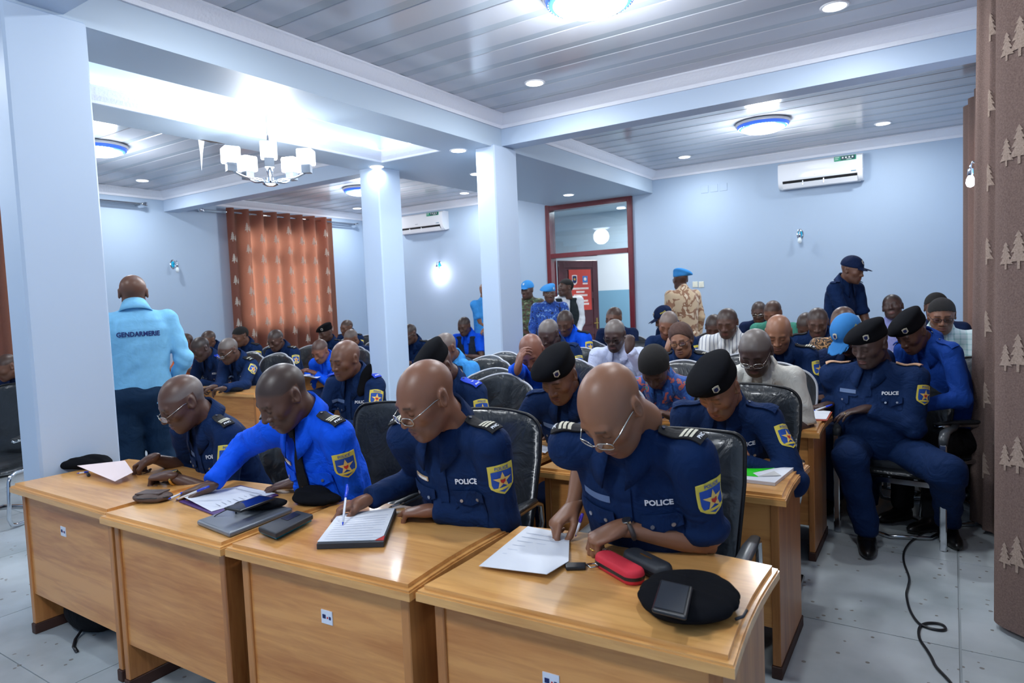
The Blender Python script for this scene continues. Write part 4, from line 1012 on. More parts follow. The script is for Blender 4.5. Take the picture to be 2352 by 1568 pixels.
def person(label, head, y=None, face=0, lean=15, hp=20, hy=0, hr=0, neck=None, tpl='a', skin=0, lod=1, scale=1.0, seated=True, shirt=NAVY, trous=NAVY2, sleeve='long', width=1.0, belly=0, lh=None, rh=None, lpose='rest', rpose='rest',
           ldir=None, rdir=None, lup=None, rup=None, lel=None, rel=None, hair=None, hat=None, hatmat=None, glasses=None, kit=(), watch=None, ring=None, name_tag=None, chairy=True, group='seated police and guests', legs=True, root=None, feet=None, ep=None, vest=None, collar=True, hz=None, sl=0, at=None):
    """head: pixel of the skull centre (with depth y) or a 3-D point"""
    th = math.radians(face); Rz = Matrix.Rotation(th, 3, 'Z')
    tgt = aty(head[0], head[1], y) if y is not None else Vector(head)
    L = math.radians(lean); nl = math.radians(neck if neck is not None else lean+24)
    Bz = .555 if seated else .93*scale
    a = Vector((math.sin(math.radians(sl)), -math.sin(L), math.cos(L))).normalized()
    tl = (.54 if seated else .56)
    hc = Vector((math.sin(math.radians(sl))*.1, -math.sin(nl), math.cos(nl)))*.125*scale+Vector((0, -.014, 0))
    need = tgt.z-hc.z-Bz
    if seated: ts = need/(tl*a.z)
    else: Bz = tgt.z-hc.z-tl*scale*a.z; ts = scale
    B = Vector((0, 0, Bz)); C7 = B+a*tl*ts; H = C7+hc
    off = Rz @ Vector((H.x, H.y, 0)); rt = Vector((tgt.x-off.x, tgt.y-off.y, 0))
    e = empty('person', rt, th, label, 'person', group)
    print('PERSON %-50s ts=%.2f root=(%.2f,%.2f) headz=%.2f %s' % (label[:50], ts, rt.x, rt.y, tgt.z, '' if seated else 'pelvis z %.2f' % Bz))
    inv = lambda w_: Rz.transposed() @ (Vector(w_)-rt)
    sc = scale; w = width*sc
    lat = Vector((math.cos(math.radians(sl)), 0, -math.sin(math.radians(sl)))); fwdt = lat.cross(a).normalized()*1.0  # points back
    fwdt = -fwdt if fwdt.y > 0 else fwdt  # forward of the chest
    up = a
    # joints
    SJ = {}; EL = {}; WR = {}; HD = {}
    for s, nm in ((1, 'l'), (-1, 'r')):
        SJ[nm] = C7-a*.075*sc+lat*(s*.178*w)+fwdt*.03
    def tospec(t, nm):
        s = 1 if nm == 'l' else -1
        if t is None:
            if seated: q = Rz @ Vector((s*.13, -.42+H.y*.3, 0)); return inv(Vector((rt.x+q.x, rt.y+q.y, .80)))
            return Vector((s*.24*w, -.06, Bz-.05))
        if len(t) == 4: return Vector(t[1:])        # ('L',x,y,z) local
        return inv(atz(t[0], t[1], t[2]))           # pixel on the plane z
    for nm, t, el, s in (('l', lh, lel, 1), ('r', rh, rel, -1)):
        T = tospec(t, nm); pole = (inv(atz(*el[1:]))-(SJ[nm]+T)/2) if (el and el[0] == 'px') else (Vector(el) if el else Vector((s*.5, .45, -.9)))
        E, T2 = ik(SJ[nm], T, .285*sc, .26*sc, pole); EL[nm] = E; WR[nm] = T2
    # ---------------------------------------------------------------- body (skin)
    bd = Merge(); Rh = Matrix.Rotation(math.radians(hy), 3, 'Z') @ Matrix.Rotation(math.radians(hr), 3, 'Y') @ Matrix.Rotation(math.radians(hp), 3, 'X')
    hv, hf, hm, hn, TI = head_tpl(tpl, lod); hs = sc if not seated else scale
    bd.add(xf(hv*hs, Rh, H), hf, hm)
    nb = H+Rh @ Vector((0, .04, -.07))*hs
    nk = [C7-a*.07*sc-fwdt*.01, C7-a*.012-fwdt*.004, (C7+nb)/2+fwdt*.004, nb, nb+(nb-C7)*.25]
    V, Fq = tube_quads(nk, [.058*sc, .061*sc, .057*sc, .055*sc, .05*sc], 18); bd.add(V, Fq)
    V, Fq = tube_quads([B, B+a*(.25*sc), C7-a*.16*sc, C7-a*.05*sc], [.07*sc, .07*sc, .06*sc, .045*sc], 12); bd.add(V, Fq)
    for nm in 'lr': V, Fq = tube_quads([C7-a*.06*sc, SJ[nm]], [.04*sc, .045*sc], 10); bd.add(V, Fq)
    pr = {'rolled': .12, 'short': -.1, 'long': .9, 'elbow': .35}
    for nm, ps, dr, upd, s in (('l', lpose, ldir, lup, 1), ('r', rpose, rdir, rup, -1)):
        E, T = EL[nm], WR[nm]; fd = (T-E).normalized()
        if dr is not None: fx = (Rz.transposed() @ Vector((math.cos(math.radians(dr[0]))*math.cos(math.radians(dr[1])), math.sin(math.radians(dr[0]))*math.cos(math.radians(dr[1])), math.sin(math.radians(dr[1])))))
        else: fx = fd.copy(); fx.z = min(max(fx.z, -.35), .5); fx = (fx+Vector((-s*.35, 0, 0))).normalized()
        uz = Vector(upd) if upd is not None else Vector((s*.25, 0, 1)); uz = (uz-fx*uz.dot(fx)).normalized(); ry = uz.cross(fx)
        Rm = np.array([[fx[i], ry[i], uz[i]] for i in range(3)])
        hv_, hf_ = hand_tpl(ps, lod); hv_ = hv_.copy()
        if nm == 'l': hv_[:, 1] *= -1; hf_ = hf_[:, ::-1]
        hv_ = hv_*sc @ Rm.T+np.array(T); bd.add(hv_, hf_)
        HD[nm] = (T, fx, ry if nm == 'r' else -ry, uz)
        fa = [E-fd*.02, E+fd*.03, E.lerp(T, .3), E.lerp(T, .6), E.lerp(T, .88), T+fx*.012]
        V, Fq = tube_quads(fa, [.036*sc, .043*sc, .044*sc, .036*sc, .027*sc, .0235*sc], 14, tuple(uz), .86); bd.add(V, Fq)
        if True:
            S = SJ[nm]; V, Fq = tube_quads([S, S.lerp(E, .5), E-(E-S).normalized()*.01, E+fd*.02], [.05*sc, .05*sc, .044*sc, .042*sc], 14); bd.add(V, Fq)
    V, Fq, mi = bd.out()
    sk = SKIN[skin]
    # inner torso and upper arms, so that the figure is one piece under its clothes
    body = apply_mesh('body', V, Fq, [sk, LIPM, BROW, LASH, EYEW], e, True, mi)
    nh = len(hv); base = np.array(lin(SKINC[skin])[:3]); tin = np.zeros((len(V), 4), dtype=np.float32); cur = np.tile(base, (nh, 1)); al = np.zeros(nh)
    def lay_t(f_, rgb, k_):
        nonlocal cur, al
        f_ = (f_*k_)[:, None]; cur = cur*(1-f_)+np.array(lin(rgb)[:3])*f_; al = np.maximum(al, (f_[:, 0] > .01)*1.0)
    lay_t(TI['beard'], (44, 36, 34), .30 if tpl[0] != 'w' else 0)
    lay_t(TI['lip'], (116, 66, 62), .6); lay_t(TI['brow'], (24, 18, 16), .75); lay_t(TI['lash'], (14, 10, 10), .85)
    if hair in ('stubble', 'grey', 'greysides'):
        c_, k_ = {'stubble': ((44, 38, 36), .72), 'grey': ((112, 106, 102), .72), 'greysides': ((124, 118, 114), .62)}[hair]; lay_t(TI['hair'] if hair != 'greysides' else TI['sides'], c_, k_)
    tin[:nh, :3] = cur; tin[:nh, 3] = al
    ca = body.data.color_attributes.new('tint', 'FLOAT_COLOR', 'POINT'); ca.data.foreach_set('color', tin.ravel())
    # ---------------------------------------------------------------- shirt
    hB = B-a*(.09 if seated else .07)*sc; Lt = (C7-hB).length
    tt = np.array([0, .18, .38, .62, .78, .88, .96, 1.03]); ww = np.array([.172, .172+.012*belly, .172+.015*belly, .188, .186, .158, .095, .06])*w; dd = np.array([.125, .13+.03*belly, .128+.04*belly, .125+.012*belly, .112, .088, .068, .055])*sc*(.5+.5*width); cy = np.array([0, .006+.03*belly, .008+.03*belly, .002, -.012, -.02, -.012, 0])
    sd = sum(map(ord, label)) % 97
    def cut_for(S, E, T):
        if sleeve == 'short': p = S.lerp(E, .72); n_ = (E-S).normalized()
        elif sleeve == 'elbow': p = E-(E-S).normalized()*.015; n_ = (E-S).normalized()
        elif sleeve == 'rolled': p = E-(E-S).normalized()*.02; n_ = (E-S).normalized()
        else: p = E.lerp(T, .93); n_ = (T-E).normalized()
        return p, n_
    def shirt_f(X, Y, Z):
        x, y_, z = X-hB.x, Y-hB.y, Z-hB.z
        t = (x*a.x+y_*a.y+z*a.z)/Lt; u = x*lat.x+y_*lat.y+z*lat.z; v = x*fwdt.x+y_*fwdt.y+z*fwdt.z
        W_ = np.interp(t, tt, ww); D_ = np.interp(t, tt, dd); c_ = np.interp(t, tt, cy)
        q = np.sqrt((u/W_)**2+((v-c_)/D_)**2)+1e-6
        d = (q-1)*np.minimum(W_, D_)*.95
        d = smax(d, (-t)*Lt, .03); d = smax(d, (t-1.0)*Lt, .02)
        P = (X, Y, Z)
        d = smin(d, capsule(P, C7-a*.05*sc, C7+(nb-C7).normalized()*.012*sc, .07*sc, .062*sc), .03)
        for nm in ('l', 'r'):
            S, E, T = SJ[nm], EL[nm], WR[nm]
            d = smin(d, capsule(P, C7-a*.05*sc, S+Vector((0, 0, .0)), .05*sc, .062*sc), .04)
            up_ = capsule(P, S, E, .068*sc*width**.5, .054*sc*width**.5)
            p, n_ = cut_for(S, E, T)
            pl = (X-p.x)*n_.x+(Y-p.y)*n_.y+(Z-p.z)*n_.z
            if sleeve in ('long',):
                arm = smin(up_, capsule(P, E, T, .054*sc, .038*sc), .03)
                arm = arm-.004*np.exp(-((pl+.02)/.02)**2)
            elif sleeve == 'rolled':
                arm = up_-.013*np.exp(-((pl+.026)/.026)**4)
            else: arm = up_-.006*np.exp(-((pl+.01)/.02)**2)
            near = ((X-E.x)**2+(Y-E.y)**2+(Z-E.z)**2) < .04
            fold = .0055*np.sin(70*((X-E.x)*.6+(Z-E.z)+.4*(Y-E.y))+5*np.sin(20*X+sd))*np.exp(-((X-E.x)**2+(Y-E.y)**2+(Z-E.z)**2)/.012)
            arm = arm+fold
            arm = smax(arm, np.where(np.abs(pl) < .5, pl, -1), .006) if sleeve != 'x' else arm
            d = smin(d, arm, .012)
        d = d+.0035*np.sin(26*X+sd+9*Z)*np.sin(21*Z+14*Y+sd*.7)+.0018*np.sin(60*Z+40*X+sd)*np.sin(33*Y+25*X)
        return d
    pts = [hB, C7]+[j[k] for j in (SJ, EL, WR) for k in 'lr']
    lo = [min(p[i] for p in pts)-.24*max(1, width) for i in range(3)]; hi = [max(p[i] for p in pts)+(.24 if i < 2 else .12) for i in range(3)]
    for i in (0, 1): lo[i] = min(lo[i], -.3*w)
    hsz = (.0095, .0135, .019)[lod] if hz is None else hz
    sV, sF = snet(shirt_f, lo, hi, hsz)
    so = apply_mesh('shirt', sV, sF, shirt, e)
    PJ = Proj(sV, sF) if (kit or ep or name_tag or vest or lod < 2) else None
    # ---------------------------------------------------------------- collar
    if collar and PJ is not None:
        cm = shirt if collar is True else collar
        na = (nb-C7).normalized(); ac = (a*.5+na*.5).normalized(); fc = (fwdt-ac*fwdt.dot(ac)).normalized(); base = C7+fc*.004+ac*.006; N = 22; V = []; 
        for i in range(N+1):
            ph = -PI+.30+(2*PI-.60)*i/N      # 0 = back
            ca, sa = math.cos(ph), math.sin(ph); fr = (1-ca)/2   # 1 at the front
            rad = Vector(lat)*(sa*1.0)-fc*ca
            drop = fr**1.5
            p0 = base+ac*(.03-.06*drop)*sc+rad*(.062+.008*fr)*sc
            p1 = base+ac*(.056-.068*drop)*sc+rad*(.069+.010*fr)*sc
            p2_ = base+ac*(.012-.092*drop)*sc+rad*(.085+.022*fr)*sc+fc*.012*fr
            p3 = base+ac*(-.022-.12*drop**2)*sc+rad*(.098+.02*fr)*sc+fc*.022*fr
            V += [p0, p1, p2_, p3]
        Fc = [(i*4+k, i*4+k+1, (i+1)*4+k+1, (i+1)*4+k) for i in range(N) for k in range(3)]
        co = apply_mesh('collar', np.array([tuple(p) for p in V]), np.array(Fc), cm, so); solidify(co, .005, 0)
    # ---------------------------------------------------------------- uniform details
    def chest(xu, tv): return hB+a*(Lt*tv)+lat*xu
    def lay(par, nm, sh, o, u, v, off, m, thick=0, **k):
        V, Fc = PJ.lay(sh, o, u, v, off, **k); ob = link(nm, mesh(nm, V, Fc, m, False), par)
        if thick: solidify(ob, thick, 1)
        return ob
    U, Vv = lat, a
    if 'patch' in kit:
        S, E = SJ['l'], EL['l']; ad = (E-S).normalized(); n_ = (lat*1.0+fwdt*.75); n_ = (n_-ad*n_.dot(ad)).normalized(); o = S.lerp(E, .34); u_ = (-ad).cross(n_).normalized(); v_ = -ad
        sz = .088*sc
        po = lay(so, 'shoulder_patch', p2('sh0', lambda: poly2d([(x, z) for x, z in SHIELD], .13)) if False else (lambda r: (r[0]*sz, r[1]))(p2('sh0', lambda: poly2d(SHIELD, .16))), o, u_, v_, .003, PYEL, back=.13, far=.2)
        def sub(nm, key, shp, st, m, off): return lay(po, nm, (lambda r: (r[0]*sz, r[1]))(p2(key, lambda: poly2d(shp, st))), o, u_, v_, off, m, back=.13, far=.2)
        sub('patch_field', 'sh1', [(x*.84, (z*.66-.05) if z > 0 else z*.86) for x, z in SHIELD], .16, PBLU, .0045)
        if lod < 2:
            sub('patch_star', 'st1', [(x, z-.07) for x, z in star2d(.38)], .12, PSTR, .006); sub('patch_emblem', 'em1', [(x*.8, z-.06) for x, z in [(-.13, .06), (0, .03), (.13, .06), (.12, -.06), (0, -.14), (-.12, -.06)]], .1, PRED, .0075)
            sub('patch_ribbon', 'rb1', [(-.34, -.36), (.34, -.33), (.34, -.43), (-.34, -.46)], .12, PYEL, .006)
            V2, F2 = text2d('POLICE', .13, .02); V2 = V2*[.95, 1]; lay(po, 'patch_lettering', ((V2+[0, .47])*sz, F2), o, u_, v_, .0055, PBLU, back=.13, far=.2)
        else: sub('patch_star', 'st2', [(x, z-.05) for x, z in star2d(.4)], .3, PSTR, .006)
    if 'police' in kit:
        V2, F2 = text2d('POLICE', .019*sc, .035); lay(so, 'police_lettering', (V2, F2), chest(.088*w, .735), U, Vv, .003, WHT)
    if 'tape' in kit:
        lay(so, 'name_tape', p2('tp', lambda: poly2d([(-.05, -.011), (.05, -.011), (.05, .011), (-.05, .011)], .012)), chest(-.095*w, .735), U, Vv, .003, GREYT)
    if 'tag' in kit:
        tg = lay(so, 'name_plate', p2('tg', lambda: poly2d([(-.034, -.008), (.034, -.008), (.034, .008), (-.034, .008)], .016)), chest(-.095*w, .735), U, Vv, .004, mat('name_plate_gold', (222, 190, 150), rough=.3, metal=.4), .003)
        lay(tg, 'plate_print', p2('tg2', lambda: poly2d([(-.02, -.005), (.03, -.005), (.03, .005), (-.02, .005)], .02)), chest(-.095*w, .735), U, Vv, .0085, mat('plate_face', (236, 232, 224)))
    if 'pockets' in kit:
        for s in (-1, 1):
            pk = lay(so, 'pocket', p2('pk', lambda: poly2d([(-.058, -.075), (.058, -.075), (.058, .05), (-.058, .05)], .02)), chest(s*.095*w, .615), U, Vv, .003, shirt)
            lay(pk, 'pocket_flap', p2('pf', lambda: poly2d([(-.061, .055), (-.061, .022), (-.03, .008), (0, -.002), (.03, .008), (.061, .022), (.061, .055)], .02)), chest(s*.095*w, .615), U, Vv, .008, shirt, .003)
            if lod < 2:
                bp = p2('bt', lambda: poly2d([(.0062*math.cos(2*PI*i/8), .0062*math.sin(2*PI*i/8)) for i in range(8)], None))
                for xx in ((0,) if 'onebtn' in kit else (-.028, .03)): lay(pk, 'button', (bp[0]+[xx, .022], bp[1]), chest(s*.095*w, .615), U, Vv, .0125, BTN if s*xx >= 0 else BTN, .003)
    if 'placket' in kit:
        lay(so, 'button_placket', p2('pt', lambda: poly2d([(-.016, -.22), (.016, -.22), (.016, .13), (-.016, .13)], .02)), chest(0, .62), U, Vv, .004, shirt, .002)
    if 'buttons' in kit:
        bp = p2('bt', lambda: poly2d([(.0062*math.cos(2*PI*i/8), .0062*math.sin(2*PI*i/8)) for i in range(8)], None))
        for k_ in range(4): lay(so, 'button', (bp[0], bp[1]), chest(0, .8-.14*k_), U, Vv, .007, WHT, .002)
    if 'tie' in kit:
        ti = lay(so, 'tie', p2('ti', lambda: poly2d([(-.016, .19), (.016, .19), (.014, .155), (.04, -.18), (0, -.22), (-.04, -.18), (-.014, .155)], .018)), chest(0, .70), U, Vv, .008, BLK, .004)
        lay(ti, 'tie_star', p2('ts', lambda: poly2d(star2d(.034), .02)), chest(0, .70)-a*.09, U, Vv, .015, GOLD, .002)
        lay(ti, 'tie_knot', p2('tk', lambda: poly2d([(-.022, .02), (.022, .02), (.014, -.022), (-.014, -.022)], .015)), chest(0, .70)+a*.175, U, Vv, .018, BLK, .004)
    if ep:
        em = {'black': EPB, 'tan': EPTAN, 'blue': EPBL, 'navy': shirt, 'stripe': EPB}[ep[0]]
        for s, nm in ((1, 'l'), (-1, 'r')):
            A = C7-a*.012*sc+lat*(s*.085*w); Bp = SJ[nm]+lat*(s*.02); du = (Bp-A).normalized(); upn = a+lat*(s*.35)-fwdt*.0; upn = (upn-du*upn.dot(du)).normalized()
            # u along the shoulder outwards, v chosen so that u x v points up
            u_ = du*1.0; v_ = upn.cross(u_); o = A.lerp(Bp, .52)
            x0 = -.07*sc
            eo = lay(so, 'epaulette', p2('ep', lambda: poly2d([(-.066, -.022), (-.075, 0), (-.066, .022), (.058, .027), (.058, -.027)], .014)), o, u_, v_, .007, em, .006, back=.1, far=.22)
            if ep[0] in ('black', 'stripe', 'blue') and lod < 2:
                for q in range(ep[1] if len(ep) > 1 else 3):
                    xx = -.006+.0125*q
                    lay(eo, 'rank_bar', (np.array([(xx, -.023), (xx+.008, -.023), (xx+.008, .023), (xx, .023), (xx, -.008), (xx, .008), (xx+.008, .008), (xx+.008, -.008)]), [(0, 1, 7, 4), (4, 7, 6, 5), (5, 6, 2, 3)]), o, u_, v_, .0155, SILV if ep[0] != 'blue' else WHT, .001, back=.1, far=.22) if ep[0] != 'blue' else None
                V2, F2 = text2d('PNC', .0125, .03); V2 = np.stack([-V2[:, 1], V2[:, 0]], 1)
                lay(eo, 'epaulette_lettering', (V2+[.043, 0], F2), o, u_, v_, .016, WHT, back=.1, far=.22)
                if ep[0] == 'blue':
                    lay(eo, 'rank_chevron', p2('cv', lambda: poly2d([(0, .012), (.012, 0), (0, -.012), (.004, 0)], None)), o, u_, v_, .0155, WHT, back=.1, far=.22)
            lay(eo, 'epaulette_button', p2('eb', lambda: poly2d([(.0055*math.cos(2*PI*i/8)-.062, .0055*math.sin(2*PI*i/8)) for i in range(8)], None)), o, u_, v_, .0145, BTND, .003, back=.1, far=.22) if lod < 2 else None
    if vest is not None:
        def vf(X, Y, Z):
            x, y_, z = X-hB.x, Y-hB.y, Z-hB.z
            t = (x*a.x+y_*a.y+z*a.z)/Lt; u = x*lat.x+y_*lat.y+z*lat.z; v = x*fwdt.x+y_*fwdt.y+z*fwdt.z
            W_ = np.interp(t, tt, ww)+.028; D_ = np.interp(t, tt, dd)+.03; c_ = np.interp(t, tt, cy)
            d = (np.sqrt((u/W_)**2+((v-c_)/D_)**2)-1)*np.minimum(W_, D_)
            for nm in 'lr': d = smin(d, capsule((X, Y, Z), C7-a*.05*sc, C7.lerp(SJ[nm], .75), .062*sc, .062*sc), .03)
            d = smax(d, (.04-t)*Lt, .01); d = smax(d, (t-.95)*Lt, .01); 
            d = smax(d, np.abs(u)-.17*w, .01)
            d = smax(d, -smax(np.abs(u)-(.018+.10*np.clip(t-.5, 0, 1)), .0-v, .01), .008)
            return d
        vV, vF = snet(vf, lo, hi, hsz); vo = apply_mesh('vest', vV, vF, vest, e)
    if 'gendarmerie' in kit:
        V2, F2 = text2d('GENDARMERIE', .033*sc, .03); V2 = V2*[.86, 1]
        V, Fc = PJ.lay((V2, F2), chest(0, .74), -U, Vv, .004); link('back_lettering', mesh('back_lettering', V, Fc, mat('letter_navy', (24, 44, 110))), so)
    # ---------------------------------------------------------------- hair, hat, glasses
    N_ = hn; 
    if hair in ('black', 'afro'):
        hm_, amt, line = {'black': (HAIRB, .006, 0), 'stubble': (HAIRS, .0022, 0), 'grey': (HAIRG, .004, 0), 'greysides': (HAIRG, .0025, 1), 'afro': (HAIRB, .014, 0)}[hair]
        c = hv[hf].mean(1); x, y_, z = np.abs(c[:, 0]), c[:, 1], c[:, 2]
        msk = (z > .058-.62*(y_+.075)) & (y_ > -.085) & (z > -.06) & ~((x > .068) & (y_ < .045) & (z < .03))
        if line: msk &= (z < .062+.15*y_) 
        Fq = hf[msk]; us, inv_ = np.unique(Fq, return_inverse=True); Vh = (hv[us]+N_[us]*amt)*hs
        ho = apply_mesh('hair', xf(Vh, Rh, H), inv_.reshape(-1, 4), hm_, e); 
    if hat:
        V, Fq = hat_tpl(hat, lod); V = V*hs*1.015; hmat = hatmat or BERM
        Vw = xf(V, Rh, H); ho = apply_mesh({'beret': 'beret', 'cap': 'cap', 'hairwoman': 'hair', 'ponyhair': 'hair'}[hat], Vw, Fq, hmat, e)
        if hat in ('beret', 'cap'):
            PH = Proj(Vw, Fq); hx = Rh @ Vector((1, 0, 0)); hz_ = Rh @ Vector((0, 0, 1)); hy_ = Rh @ Vector((0, 1, 0))
            if hat == 'beret': o = H+Rh @ Vector((.036, -.05, .078))*hs; n_ = (-hy_+hx*.45).normalized(); u_ = hz_.cross(n_).normalized(); v_ = n_.cross(u_)
            else: o = H+Rh @ Vector((0, -.05, .085))*hs; n_ = (-hy_+hz_*.25).normalized(); u_ = hx; v_ = n_.cross(u_)
            bs = p2('bd', lambda: poly2d([(-.014, .016), (0, .02), (.014, .016), (.014, -.01), (0, -.02), (-.014, -.01)], .012)); V2, F2 = PH.lay(bs, o, u_, v_, .004, back=.12)
            bo = link('badge', mesh('badge', V2, F2, SILV if hatmat is not UNB else mat('un_badge', (150, 200, 235))), ho); solidify(bo, .002, 1)
            V2, F2 = PH.lay((bs[0]*.62, bs[1]), o, u_, v_, .0075, back=.12); link('badge_centre', mesh('badge_centre', V2, F2, NAVYP if hatmat is not UNB else WHT), bo)
            if hat == 'beret':
                rim = []
            if 'capword' in kit:
                V2, F2 = text2d('POLICE', .016, .03); V3, F3 = PH.lay((V2, F2), H+Rh @ Vector((.07, -.0, .075))*hs, (-hy_).cross(hz_).normalized()*0+ -hy_*-1*1.0, hz_, .003, back=.12); link('cap_lettering', mesh('cap_lettering', V3, F3, PYEL), ho)
    if glasses:
        gm = FRAMES if glasses.startswith('s') else FRAMEB; low = -.014 if 'low' in glasses else -.002; g = MB(); ge = None
        yy = -.108 if 'low' not in glasses else -.117
        R3 = Rh; cen = []
        def W3(p): return H+R3 @ (Vector(p)*hs)
        for s in (-1, 1):
            pts = [W3((s*.034+.025*math.copysign(abs(math.cos(t))**.7, math.cos(t)), yy+abs(s*.034+.025*math.cos(t))*.22-.004, low+.0145*math.copysign(abs(math.sin(t))**.7, math.sin(t)))) for t in [2*PI*i/18 for i in range(18)]]
            g.tube(pts, .0018, 6, closed=True); cen.append(pts)
            g.tube([W3((s*.0595, yy+.011, low+.006)), W3((s*.071, -.075, low*.6+.005)), W3((s*.0805, -.02, .004)), W3((s*.083, .02, .0))], .0019, 6)
        g.tube([W3((-.01, yy-.002, low+.004)), W3((0, yy-.005, low+.007)), W3((.01, yy-.002, low+.004))], .0018, 6)
        ge = g.obj('glasses_frame', gm, e, True)
        for pts in cen: link('lens', mesh('lens', [tuple(p) for p in pts], [tuple(range(18))], LENS), ge)
    # ---------------------------------------------------------------- watch, ring
    if watch:
        nm, wm = watch; T, fx, ry, uz = HD[nm]; E = EL[nm]; fd = (T-E).normalized(); c = T-fd*.03
        b = MB(); rr = [c+ry*(.031*math.cos(t))*sc+uz*(.026*math.sin(t))*sc for t in [2*PI*i/20 for i in range(20)]]; b.tube(rr, .0075, 8, closed=True, up=tuple(fd)); wo = b.obj('watch_strap', GOLD if wm == 'gold' else mat('watch_leather', (70, 62, 60), rough=.5), e, True)
        dd_ = (uz*.6+Vector((0, -.5, .3))).normalized() if False else uz
        MB().lathe([(.001, 0), (.018, 0), (.018, .007), (.015, .009), (.001, .009)], 18, c+dd_*.027*sc, axis=dd_).obj('watch_case', GOLD if wm == 'gold' else FRAMES, wo, 'auto'); MB().lathe([(.001, 0), (.0135, 0), (.0135, .001), (.001, .001)], 18, c+dd_*(.027*sc+.009), axis=dd_).obj('watch_dial', DIAL, wo)
    if ring:
        T, fx, ry, uz = HD[ring]; ps = lpose if ring == 'l' else rpose; ch, _ = hand_chains(ps); q = ch[2]; m3 = lambda p: T+(fx*p.x+ry*p.y+uz*p.z)*sc
        c = m3(q[0].lerp(q[1], .55)); d3 = (m3(q[1])-m3(q[0])).normalized(); b = MB(); ax1 = d3.cross(uz).normalized(); ax2 = d3.cross(ax1)
        b.tube([c+ax1*(.0105*math.cos(t))+ax2*(.0105*math.sin(t)) for t in [2*PI*i/14 for i in range(14)]], .0022, 6, closed=True); b.obj('ring', GOLD, e, True)
    # ---------------------------------------------------------------- legs
    if legs:
        knees = {}
        if seated and feet is None:
            ft = {s: Vector((s*.11, -.40, .08)) for s in (1, -1)}; kn = {s: Vector((s*.12*w, -.40, .52)) for s in (1, -1)}
        elif seated:
            ft = {}; kn = {}
            for s, k_ in ((1, 'l'), (-1, 'r')): ft[s] = inv(Vector(feet[k_])); kn[s] = inv(Vector(feet['k'+k_]))
        else:
            ft = {s: Vector((s*.10, .02+(.05 if s > 0 else -.03), .085)) for s in (1, -1)}; kn = {s: Vector((s*.095, -.03, Bz*.54)) for s in (1, -1)}
        hj = {s: Vector((s*.095*w, -.01, Bz-.03)) for s in (1, -1)}
        wr = (.5+.5*width)
        def tf(X, Y, Z):
            P = (X, Y, Z); d = ell(P, (0, .0, Bz-.01), (.185*w, .14*sc*wr, .13*sc))
            for s in (1, -1):
                g_ = capsule(P, hj[s], kn[s], .102*sc*wr, .08*sc*wr); g_ = smin(g_, capsule(P, kn[s], ft[s]+Vector((0, 0, .02)), .078*sc*wr, .066*sc), .04)
                d = smin(d, g_, .03)
            d = smax(d, .075-Z, .01)
            return d+.004*np.sin(30*Z+20*X)*np.sin(18*X+25*Y)+.003*np.sin(55*Z+12*X)
        lo2 = [min([p[i] for p in list(ft.values())+list(kn.values())]+[-.2*w if i == 0 else (-.2 if i == 1 else 0)])-.12 for i in range(3)]; hi2 = [max([p[i] for p in list(ft.values())+list(kn.values())]+[.2*w if i == 0 else (.2 if i == 1 else Bz+.14)])+.12 for i in range(3)]
        lo2[2] = .03; hi2[2] = Bz+.16
        tV, tF = snet(tf, lo2, hi2, {0: .016, 1: .02, 2: .028}[lod]); to = apply_mesh('trousers', tV, tF, trous, e)
        for s in (1, -1):
            kd = ft[s]-kn[s]; dr = Vector((kd.x*.3, -1 if not seated or feet is None else min(-.3, kd.y), 0)).normalized() if feet is None else (Rz.transposed() @ Vector(feet['d'+('l' if s > 0 else 'r')])).normalized()
            c = ft[s]; side = Vector((0, 0, 1)).cross(dr)
            def sf(X, Y, Z):
                x = (X-c.x)*dr.x+(Y-c.y)*dr.y; y_ = (X-c.x)*side.x+(Y-c.y)*side.y
                d = ell((x, y_, Z), (.07, 0, .03), (.15, .05, .045)); d = smin(d, ell((x, y_, Z), (.0, 0, .06), (.055, .045, .09)), .04); return smax(d, .004-Z, .006)
            V, Fq = snet(sf, (c.x-.26, c.y-.26, -.01), (c.x+.26, c.y+.26, .17), .012 if lod < 1 or feet else .022); apply_mesh('shoe', V, Fq, SHOE, e)
    NP_BODY[0] += 1
    return dict(e=e, H=H, Rh=Rh, HD=HD, Rz=Rz, rt=rt, SJ=SJ, EL=EL, C7=C7, a=a, lat=lat, fwd=fwdt, PJ=PJ, so=so, w=lambda p: Rz @ Vector(p)+rt)
# ================================================================== the cast
UNI = ('patch', 'police', 'pockets', 'placket', 'tape'); UNIT = ('patch', 'police', 'pockets', 'placket', 'tag')
FAR = ('patch', 'pockets'); FARP = ('patch', 'police', 'pockets')
CAST = {}
def add(key, *a_, chair_style='round', chair_at=None, chair_rz=None, chair_kind='cant', chair_label=None, **k):
    k.setdefault('scale', 1.04); r = person(*a_, **k); CAST[key] = r
    if k.get('seated', True) and chair_style:
        p = chair_at if chair_at else (r['rt'].x, r['rt'].y+.03)
        chair(p[0], p[1], math.radians(k.get('face', 0) if chair_rz is None else chair_rz), chair_label or 'black chair of the ' + a_[0], chair_style, chair_kind)
    return r
